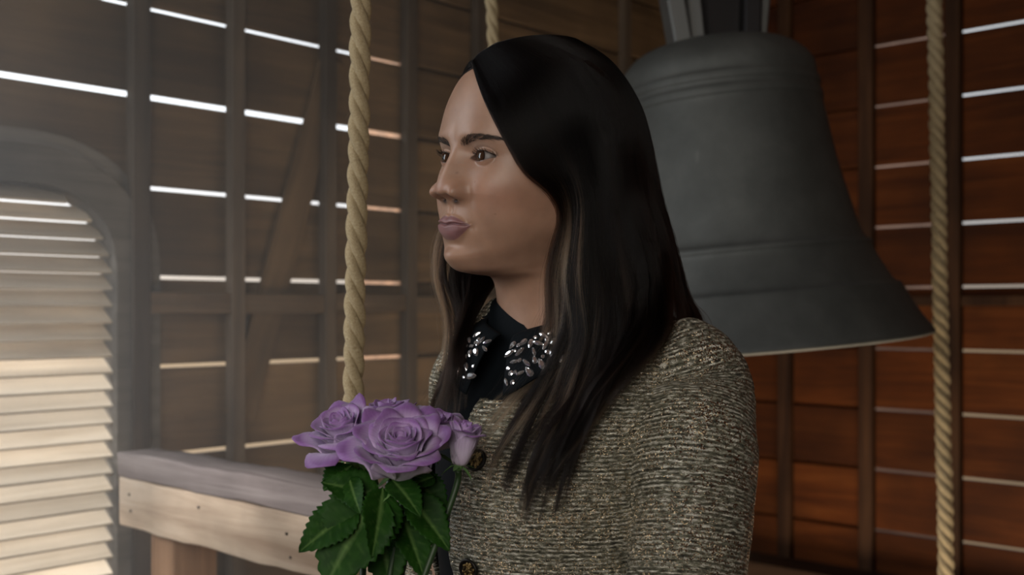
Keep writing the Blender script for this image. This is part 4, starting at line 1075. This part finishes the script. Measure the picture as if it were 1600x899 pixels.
cr = ramp(nt, [(0.0, (0.004, 0.003, 0.003)), (0.35, (0.022, 0.013, 0.009)), (0.7, (0.25, 0.15, 0.088)), (1.0, (0.50, 0.34, 0.215))]); L(mu.outputs[0], cr.inputs[0])
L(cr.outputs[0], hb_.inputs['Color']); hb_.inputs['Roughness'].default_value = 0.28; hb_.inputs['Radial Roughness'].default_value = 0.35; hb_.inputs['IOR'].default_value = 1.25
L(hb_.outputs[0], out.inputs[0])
cap_m, nt, b = new_mat('hair mass'); b.inputs['Base Color'].default_value = (0.006, 0.0045, 0.004, 1); b.inputs['Roughness'].default_value = 0.55; b.inputs['Specular IOR Level'].default_value = 0.25
# a dark cap on the skull and a curtain under the strands carry the mass of the hair
R0 = RINGS[:16]
rows = smooth_rows(R0, 8); nu = 120; ph = np.linspace(-np.pi, np.pi, nu, endpoint=False)[None]
yf, zf, w, ys, zs, yb, zb, e = [rows[:, k:k + 1] for k in range(8)]
c, s = np.cos(ph), np.sin(ph); x = w * np.sign(s) * np.abs(s) ** e; y = np.where(c > 0, ys + (yf - ys) * np.abs(c) ** e, ys + (yb - ys) * np.abs(c)); z = np.where(c > 0, zs + (zf - zs) * np.abs(c) ** 1.3, zs + (zb - zs) * np.abs(c) ** 1.3)
Pc = np.stack([x, y, z], -1); ctr = np.array([0, -.012, .02]); dv = Pc - ctr; Pc = ctr + dv * (1 + 0.0025 / np.linalg.norm(dv, axis=-1, keepdims=True))
F = grid_faces(nu, len(rows), True); fl_ = Pc.reshape(-1, 3)
lim = np.interp(fl_[:, 2], [-.09, -.05, 0.0, .03, .055, .070, .080, .088, .097], [-.03, -.015, .010, .030, .048, .056, .061, .066, .2])
keep = (fl_[:, 1] < lim)[F].all(1)
hair = obj('hair', np_mesh('hair', hw(fl_), F[keep]), cap_m, person)
def underlay(G, g0, g1, t0, t1, push):
    Q = G[g0:g1, int(t0 * NP):int(t1 * NP)] + np.array([0, push, 0]); a_, b_ = Q.shape[:2]
    # refine across the guides
    Q = np.stack([catmull(Q[:, j], (a_ - 1) * 5 + 1) for j in range(b_)], 1); a_ = Q.shape[0]
    return obj('hair_mass', np_mesh('hair_mass', Q.reshape(-1, 3) - np.array(PERSON), grid_faces(b_, a_)), cap_m, hair)
underlay(G_near, 1, 9, 0.03, 0.62, 0.012)
underlay(G_near, 7, 9, 0.3, 1.0, 0.016)
underlay(G_far, 1, 5, 0.2, 0.80, 0.012)
blocks = []
def block(G, n, thick, wave, shade_fn, rad, **kw):
    P, u, k = strands(G, n, thick, wave, **kw); sh = shade_fn(u, k)
    blocks.append((P, sh, hr.uniform(0.75, 1.25, n) * rad))
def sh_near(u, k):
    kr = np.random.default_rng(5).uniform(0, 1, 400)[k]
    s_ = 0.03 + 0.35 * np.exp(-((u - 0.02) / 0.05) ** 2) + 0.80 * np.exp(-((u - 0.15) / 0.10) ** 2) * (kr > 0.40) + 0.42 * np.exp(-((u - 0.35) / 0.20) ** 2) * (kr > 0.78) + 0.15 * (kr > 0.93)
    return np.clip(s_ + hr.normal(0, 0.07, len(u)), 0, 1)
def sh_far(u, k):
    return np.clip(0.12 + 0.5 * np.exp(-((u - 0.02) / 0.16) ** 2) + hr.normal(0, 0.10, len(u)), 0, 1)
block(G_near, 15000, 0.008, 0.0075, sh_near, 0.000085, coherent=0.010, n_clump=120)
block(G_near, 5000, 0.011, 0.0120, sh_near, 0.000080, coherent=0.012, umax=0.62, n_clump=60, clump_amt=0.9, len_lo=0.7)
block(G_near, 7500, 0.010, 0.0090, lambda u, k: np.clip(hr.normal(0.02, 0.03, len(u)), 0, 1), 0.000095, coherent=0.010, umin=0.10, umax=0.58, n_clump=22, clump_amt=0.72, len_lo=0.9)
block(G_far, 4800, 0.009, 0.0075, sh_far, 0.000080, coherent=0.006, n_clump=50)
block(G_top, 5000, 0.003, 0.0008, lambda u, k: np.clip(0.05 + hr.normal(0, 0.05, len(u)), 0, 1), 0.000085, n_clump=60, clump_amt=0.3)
fore = [(-.004, .0705, .0935), (.012, .0705, .0905), (.026, .0670, .0830), (.042, .0590, .0700), (.058, .0460, .0500), (.072, .0300, .0150), (.080, .0220, -.030)]
G_fore = np.array([resample(hw(np.array(fore) + np.array([d_ * .002, d_ * .001 - .001, d_ * .004]) * np.linspace(1, 1.6, 7)[:, None]) + np.array(PERSON), NP) for d_ in (-4.0, -2.4, -0.9, 0.8)])
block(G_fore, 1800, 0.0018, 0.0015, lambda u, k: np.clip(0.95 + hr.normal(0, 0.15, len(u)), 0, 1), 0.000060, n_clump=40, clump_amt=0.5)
block(G_top, 260, 0.009, 0.0040, lambda u, k: 0.1 + 0 * u, 0.000050, n_clump=200, clump_amt=0.0)
block(G_near, 500, 0.012, 0.0120, lambda u, k: 0.35 + 0 * u, 0.000050, n_clump=300, clump_amt=0.0)
# short strands of the crown: from the parting over the far side, and fine flyaways along the outline
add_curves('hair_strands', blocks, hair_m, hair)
print('strands', sum(len(b_[0]) for b_ in blocks))
# ================================================================ roses
petal_m, nt, b = new_mat('lavender petal'); L = nt.links.new
a_ = N(nt, 'Attribute'); a_.attribute_name = 'petal'; sp_ = N(nt, 'SeparateXYZ'); L(a_.outputs['Vector'], sp_.inputs[0])
oi = N(nt, 'ObjectInfo')
cr = ramp(nt, [(0.0, (0.42, 0.40, 0.34)), (0.16, (0.54, 0.45, 0.58)), (0.50, (0.58, 0.49, 0.65)), (0.85, (0.47, 0.36, 0.56)), (1.0, (0.22, 0.10, 0.30))]); L(sp_.outputs['Y'], cr.inputs[0])
mp = N(nt, 'Mapping'); mp.inputs['Scale'].default_value = (26, 2.2, 1); L(a_.outputs['Vector'], mp.inputs[0]); n1 = N(nt, 'TexNoise'); n1.inputs['Scale'].default_value = 1; n1.inputs['Detail'].default_value = 4; L(mp.outputs[0], n1.inputs['Vector'])
r2 = ramp(nt, [(0.3, (0.86,) * 3), (0.7, (1.10,) * 3)]); L(n1.outputs['Fac'], r2.inputs[0])
mx = N(nt, 'Mix', data_type='RGBA', blend_type='MULTIPLY'); mx.inputs[0].default_value = 1; L(cr.outputs[0], mx.inputs[6]); L(r2.outputs[0], mx.inputs[7])
hv = N(nt, 'HueSaturation'); mv = N(nt, 'MapRange'); mv.inputs[3].default_value = 0.85; mv.inputs[4].default_value = 1.15; L(oi.outputs['Random'], mv.inputs[0]); L(mv.outputs[0], hv.inputs['Value']); L(mx.outputs[2], hv.inputs['Color'])
L(hv.outputs[0], b.inputs['Base Color']); b.inputs['Roughness'].default_value = 0.55; b.inputs['Subsurface Weight'].default_value = 0.12; b.inputs['Subsurface Radius'].default_value = (0.004, 0.002, 0.004)
b.inputs['Sheen Weight'].default_value = 0.15; b.inputs['Specular IOR Level'].default_value = 0.35
bp = N(nt, 'Bump'); bp.inputs['Strength'].default_value = 0.22; bp.inputs['Distance'].default_value = 0.0012; L(n1.outputs['Fac'], bp.inputs['Height']); L(bp.outputs[0], b.inputs['Normal'])
def leaf_mat(name, c0, c1, vein):
    m, nt, b = new_mat(name); L = nt.links.new
    a_ = N(nt, 'Attribute'); a_.attribute_name = 'petal'; t = N(nt, 'TexCoord')
    n = N(nt, 'TexNoise'); n.inputs['Scale'].default_value = 70; n.inputs['Detail'].default_value = 4; L(t.outputs['Object'], n.inputs['Vector'])
    cr = ramp(nt, [(0.3, c0), (0.7, c1)]); L(n.outputs['Fac'], cr.inputs[0])
    sp_ = N(nt, 'SeparateXYZ'); L(a_.outputs['Vector'], sp_.inputs[0])
    mx = N(nt, 'Mix', data_type='RGBA'); L(sp_.outputs['Z'], mx.inputs[0]); L(cr.outputs[0], mx.inputs[6]); mx.inputs[7].default_value = (*vein, 1)
    L(mx.outputs[2], b.inputs['Base Color']); b.inputs['Roughness'].default_value = 0.6; b.inputs['Specular IOR Level'].default_value = 0.16
    bp = N(nt, 'Bump'); bp.inputs['Strength'].default_value = 0.25; bp.inputs['Distance'].default_value = 0.001; L(n.outputs['Fac'], bp.inputs['Height']); L(bp.outputs[0], b.inputs['Normal'])
    return m
leaf_m = leaf_mat('rose leaf', (0.006, 0.032, 0.003), (0.014, 0.058, 0.005), (0.09, 0.17, 0.045))
sepal_m = leaf_mat('sepal', (0.07, 0.16, 0.045), (0.16, 0.28, 0.10), (0.2, 0.32, 0.12))
stem_m, nt, b = new_mat('stem'); b.inputs['Base Color'].default_value = (0.018, 0.045, 0.012, 1); b.inputs['Roughness'].default_value = 0.5
pr_ = np.random.default_rng(21)
def petal_mesh(R, r_top, H, W, flare, roll, edge, point, base=0.10, seed=0, bel=(0.62, 0.55)):
    """one petal facing +x: r_top its radius at the rim, W half angle, flare outward bend, roll of the rim, edge curl of the sides"""
    g = np.random.default_rng(seed); nu, nv = 17, 15
    s = np.linspace(-1, 1, nu)[None]; v = np.linspace(0, 1, nv)[:, None]
    vm = 1 - ((0.26 if point > 0.4 else 0.12) + 0.03 * min(point, 2)) * np.abs(s) ** (2.5 - 0.28 * min(point, 2)) + 0.05 * point * (1 - np.abs(s)) + 0.018 * np.sin(s * 7 + g.uniform(0, 6)) 
    vv = v * vm
    wd = W * (0.30 + 0.70 * np.sin(np.pi / 2 * np.clip(vv / 0.62, 0, 1)))
    ang = s * wd
    r = base * R + (r_top - base * R) * (bel[0] * vv ** bel[1] + (1 - bel[0]) * vv ** 2.2)
    z = H * (0.25 * vv + 0.75 * vv ** 1.45)
    out = flare * np.clip(vv - 0.45, 0, 1) ** 1.7
    r = r + out * R; z = z - 0.25 * out * R
    rl = np.clip((vv - (0.80)) / 0.20, 0, 1.2)
    r = r + roll * R * rl ** 1.6; z = z - roll * R * 0.9 * rl ** 2.4
    ed = np.clip((np.abs(s) - 0.45) / 0.55, 0, 1) * np.clip(vv / 0.6, 0, 1) ** 1.5
    r = r + edge * R * ed ** 1.7; z = z - 0.22 * abs(edge) * R * ed ** 2
    r = r * (1 + 0.022 * np.sin(vv * 9 + g.uniform(0, 6)) * np.sin(s * 4 + g.uniform(0, 6)))
    z = z + 0.020 * R * np.sin(s * 5 + g.uniform(0, 6)) * vv ** 2
    x, y = r * np.cos(ang), r * np.sin(ang)
    P = np.stack([x, y, z], -1).reshape(-1, 3)
    me = np_mesh('petal', P, grid_faces(nu, nv))
    at2 = me.attributes.new('petal', 'FLOAT_VECTOR', 'POINT'); A_ = np.zeros((nu * nv, 3), np.float32)
    A_[:, 0] = np.broadcast_to(s * 0.5 + 0.5, (nv, nu)).ravel(); A_[:, 1] = np.broadcast_to(vv, (nv, nu)).ravel(); at2.data.foreach_set('vector', A_.ravel())
    return me
def leaf_mesh(Ln, Wd, fold, droop, seed, serr=1.0):
    g = np.random.default_rng(seed); nt_ = 11; nv = nt_ * 3 + 1; ns = 6
    v = np.linspace(0, 1, nv); prof = np.sin(np.pi * v ** 0.80) ** 0.75 * (1 - 0.25 * v); prof[0] = 0.02; prof[-1] = 0.0
    tooth = (np.arange(nv) % 3) / 3.0
    wv = Wd * prof * (1 - 0.085 * serr * (tooth == 0) + 0.05 * (tooth > 0.5))
    P, A_ = [], []
    for i in range(nv):
        for j in range(-ns, ns + 1):
            q = j / ns; e_ = abs(q)
            x = v[i] * Ln + (0.35 * Wd * e_ * (1 - v[i]) - 0.03 * Ln * (tooth[i] == 0) * e_ ** 6 * serr) * 0.5
            y = q * wv[i]
            vein = 0.0006 * math.sin((v[i] * 7 - e_ * 1.6) * 2 * math.pi) * e_ * (1 - e_) * 2
            z = fold * abs(y) - droop * Ln * v[i] ** 2 + vein + 0.06 * Wd * math.sin(v[i] * 5 + seed) * e_ ** 2 + 0.03 * Wd * math.sin(v[i] * 13 + q * 3 + seed * 2) * e_ ** 2
            P.append((x, y, z))
            sv = math.exp(-(q / 0.045) ** 2) * (1 - 0.4 * v[i]) + 0.35 * max(0, math.sin((v[i] * 7 - e_ * 1.6) * 2 * math.pi)) ** 12 * (1 - e_)
            A_.append((q, v[i], sv))
    me = np_mesh('leaf', np.array(P), grid_faces(2 * ns + 1, nv)); at2 = me.attributes.new('petal', 'FLOAT_VECTOR', 'POINT'); at2.data.foreach_set('vector', np.array(A_, np.float32).ravel())
    return me
def thick(o, t):
    m_ = o.modifiers.new('thickness', 'SOLIDIFY'); m_.thickness = t; m_.offset = 0
GRIP = Vector(tw(-.002, .287, 1.058).tolist()) + PERSON
def rose(center, axis, R, kind, label, spin=0.0, seed=1, grip_off=(0, 0)):
    center, axis = Vector(center), Vector(axis).normalized()
    root = empty('rose', center, label, 'rose', 'purple roses in the bouquet')
    q = axis.to_track_quat('Z', 'Y'); root.rotation_euler = q.to_euler()
    H = R * (1.15 if kind != 'bud' else 1.9); zb0 = -0.62 * H
    g = np.random.default_rng(seed)
    def put(me, ang, tilt=0.0, dz=0.0):
        o = obj('petal', me, petal_m, root, (0, 0, zb0 + dz)); o.rotation_euler = (0, tilt, ang); thick(o, 0.00055); return o
    GA = 2.399963; k = 0
    def layer(n, r_top, Hh, W, flare, roll, edge, point=0.0, jit=0.1, bel=(0.62, 0.55), tilt=0.0):
        nonlocal k
        for i in range(n):
            f = i / max(n - 1, 1); rr = np.interp(f, [0, 1], r_top); hh = np.interp(f, [0, 1], Hh); fl_ = np.interp(f, [0, 1], flare); rl_ = np.interp(f, [0, 1], roll)
            me = petal_mesh(R, rr * R * g.uniform(0.95, 1.05), hh * H * g.uniform(0.97, 1.03), W * g.uniform(0.9, 1.1), fl_ * g.uniform(0.8, 1.2), rl_ * g.uniform(0.7, 1.3), edge * g.uniform(0.6, 1.4), point, 0.10, int(g.integers(1e6)), bel)
            put(me, spin + k * GA + g.normal(0, jit), tilt * g.uniform(0.7, 1.3)); k += 1
    if kind == 'open':
        layer(5, (0.10, 0.21), (0.90, 0.94), 2.0, (0.0, 0.02), (0.00, 0.02), 0.0, 0.1)
        layer(7, (0.25, 0.41), (0.96, 0.98), 1.35, (0.02, 0.08), (0.03, 0.06), 0.04, 0.2)
        layer(7, (0.42, 0.58), (0.96, 0.92), 0.92, (0.08, 0.18), (0.09, 0.14), 0.12, 0.7)
        layer(6, (0.60, 0.72), (0.96, 0.93), 0.84, (0.08, 0.14), (0.09, 0.13), 0.16, 1.6)
        layer(6, (0.74, 0.84), (0.92, 0.84), 0.80, (0.10, 0.18), (0.09, 0.14), 0.18, 2.2)
    elif kind == 'half':
        layer(5, (0.10, 0.21), (0.96, 0.98), 2.0, (0.0, 0.0), (0.0, 0.02), 0.0)
        layer(7, (0.24, 0.42), (1.0, 1.0), 1.30, (0.02, 0.12), (0.03, 0.08), 0.05, 0.2)
        layer(6, (0.44, 0.60), (0.99, 0.92), 0.92, (0.14, 0.42), (0.10, 0.17), 0.14, 0.6)
        layer(6, (0.64, 0.80), (0.90, 0.76), 0.80, (0.16, 0.60), (0.10, 0.18), 0.20, 2.2)
    else:
        layer(4, (0.14, 0.26), (0.96, 0.98), 1.3, (0.0, 0.0), (0.0, 0.04), 0.0)
        layer(5, (0.34, 0.50), (0.96, 0.98), 1.10, (0.02, 0.06), (0.06, 0.16), 0.05, 0.5, 0.1, (0.92, 0.42))
        layer(4, (0.58, 0.66), (0.97, 0.90), 1.20, (0.05, 0.12), (0.18, 0.30), 0.10, 1.6, 0.1, (0.95, 0.40))
    hip = obj('hip', lathe('hip', [(0.0001, zb0 + 0.12 * R), (0.16 * R, zb0 + 0.08 * R), (0.20 * R, zb0 - 0.04 * R), (0.15 * R, zb0 - 0.17 * R), (0.07 * R, zb0 - 0.25 * R), (0.0001, zb0 - 0.27 * R)], 20), sepal_m, root)
    for i in range(5):
        o = obj('sepal', leaf_mesh(0.70 * R, 0.12 * R, 0.3, 0.15, i, 0.0), sepal_m, root, (0, 0, zb0 - 0.02 * R)); a = i * 1.2566 + spin
        o.rotation_euler = Matrix(((math.cos(a), -math.sin(a), 0), (math.sin(a), math.cos(a), 0), (0, 0, 1))).to_euler()
        o.location += Vector((math.cos(a) * 0.16 * R, math.sin(a) * 0.16 * R, 0)); o.rotation_euler.rotate(Matrix.Identity(3).to_euler())
        o.rotation_euler = (Matrix.Rotation(a, 3, 'Z') @ Matrix.Rotation(g.uniform(-0.2, 0.9), 3, 'Y')).to_euler()
    # stem: down to the hand and out below it (root-local)
    inv = q.inverted(); base = Vector((0, 0, zb0 - 0.22 * R))
    gp = GRIP + Vector((grip_off[0], grip_off[1], 0)); tail = gp + (gp - (center + q @ base)).normalized() * 0.11
    b_w = center + q @ base; mid_ = (b_w + gp) / 2 - axis * 0.012
    pts = [b_w, b_w - axis * 0.02, mid_, gp, tail]
    loc = np.array([(inv @ (p - center)) for p in pts]); v, f = tube(catmull(loc, 30), 0.0029, 10)
    obj('stem', np_mesh('stem', v, f), stem_m, root)
    return root, q, b_w, gp
def add_leaf(rose_t, base, tip, up, Ln, Wd, fold, droop, seed):
    """a leaf of that rose, base and tip in the world"""
    root, q, _, _ = rose_t; inv = q.inverted(); base, tip = Vector(base), Vector(tip)
    x = (tip - base).normalized(); z = Vector(up); z = (z - x * z.dot(x)).normalized(); y = z.cross(x)
    o = obj('leaf', leaf_mesh(Ln or (tip - base).length, Wd, fold, droop, seed), leaf_m, root)
    m3 = Matrix((inv @ x, inv @ y, inv @ z)).transposed().to_4x4(); m3.translation = inv @ (base - root.location)
    o.matrix_local = m3; thick(o, 0.0005)
YC = 0.90
r_front = rose(at(627, 699, YC), (0.03, -0.50, 0.865), 0.0430, 'open', 'open purple rose at the front of the bouquet, facing out above the leaves', 0.4, 3)
r_left = rose(at(536, 674, 0.935), (-0.26, -0.44, 0.86), 0.0400, 'half', 'purple rose nearest the hanging rope, one petal drooping', 2.2, 8, (-.006, .004))
r_back = rose(at(604, 650, 1.0), (-0.05, -0.12, 0.99), 0.034, 'half', 'purple rose at the back of the bouquet, mostly hidden behind two others', 1.1, 12, (0, .008))
r_side = rose(at(680, 668, 0.975), (0.25, -0.25, 0.94), 0.033, 'half', 'purple rose between the open front rose and the purple bud', 4.0, 17, (.006, .006))
r_bud = rose(at(724, 684, 0.925), (0.16, -0.08, 0.98), 0.0205, 'bud', 'narrow purple rose bud touching the tweed jacket and hair', 0.9, 23, (.008, 0))
# leaves (base and tip stand in front of the stems, leaning to the window)
add_leaf(r_left, at(592, 762, .905), at(505, 915, .86), (-0.1, -0.95, 0.3), None, 0.036, 0.25, 0.10, 1)
add_leaf(r_left, at(560, 790, .90), at(467, 858, .865), (-0.05, -0.85, 0.5), None, 0.021, 0.28, 0.10, 2)
add_leaf(r_left, at(598, 778, .90), at(506, 748, .885), (0.0, -0.75, 0.65), None, 0.021, 0.2, 0.15, 3)
add_leaf(r_front, at(598, 760, .90), at(588, 868, .865), (0.6, -0.8, 0.2), None, 0.022, 0.3, 0.12, 4)
add_leaf(r_front, at(612, 750, .91), at(655, 790, .865), (0.2, -0.7, 0.6), None, 0.015, 0.25, 0.2, 5)
add_leaf(r_side, at(635, 770, .92), at(705, 855, .90), (0.3, -0.8, 0.45), None, 0.019, 0.3, 0.14, 6)
add_leaf(r_side, at(622, 790, .925), at(668, 900, .90), (0.5, -0.8, 0.3), None, 0.020, 0.3, 0.12, 7)
add_leaf(r_back, at(590, 800, .93), at(612, 925, .90), (0.1, -0.95, 0.2), None, 0.024, 0.3, 0.1, 8)
add_leaf(r_bud, at(680, 745, .93), at(632, 760, .91), (0.0, -0.6, 0.8), None, 0.012, 0.3, 0.1, 9)
add_leaf(r_front, at(545, 745, .90), at(560, 800, .87), (-0.3, -0.8, 0.5), None, 0.012, 0.3, 0.1, 10)
add_leaf(r_side, at(640, 742, .935), at(700, 800, .93), (0.1, -0.85, 0.5), None, 0.018, 0.3, 0.1, 11)
add_leaf(r_left, at(552, 726, .925), at(505, 762, .90), (-0.2, -0.7, 0.7), None, 0.016, 0.25, 0.1, 12)
# ================================================================ dust haze along the louvred wall
hz_m = bpy.data.materials.new('dust haze'); hz_m.use_nodes = True; nt = hz_m.node_tree; nt.nodes.clear(); L = nt.links.new
out = N(nt, 'OutputMaterial'); vs = N(nt, 'VolumeScatter'); vs.inputs['Anisotropy'].default_value = 0.3
t = N(nt, 'TexCoord'); sx = N(nt, 'SeparateXYZ'); L(t.outputs['Generated'], sx.inputs[0])
dn = N(nt, 'MapRange'); dn.interpolation_type = 'SMOOTHSTEP'; dn.inputs[1].default_value = 0.02; dn.inputs[2].default_value = 0.55; dn.inputs[3].default_value = 0.0; dn.inputs[4].default_value = 0.24
L(sx.outputs['X'], dn.inputs[0]); L(dn.outputs[0], vs.inputs['Density'])
L(vs.outputs[0], out.inputs['Volume'])
HZL, HZW = 3.6, 0.85
hz = obj('haze', box_mesh('haze', (HZL, HZW, ROOM_H - 0.02)), hz_m); hz.location = C - DL * (0.75 + HZL / 2) + DR * (HZW / 2 + 0.004) + Vector((0, 0, ROOM_H / 2)); hz.rotation_euler = frame_rot(-DL)
hz['kind'] = 'stuff'; hz['label'] = 'thin dust haze in the daylight along the louvred board wall'; hz['category'] = 'haze'
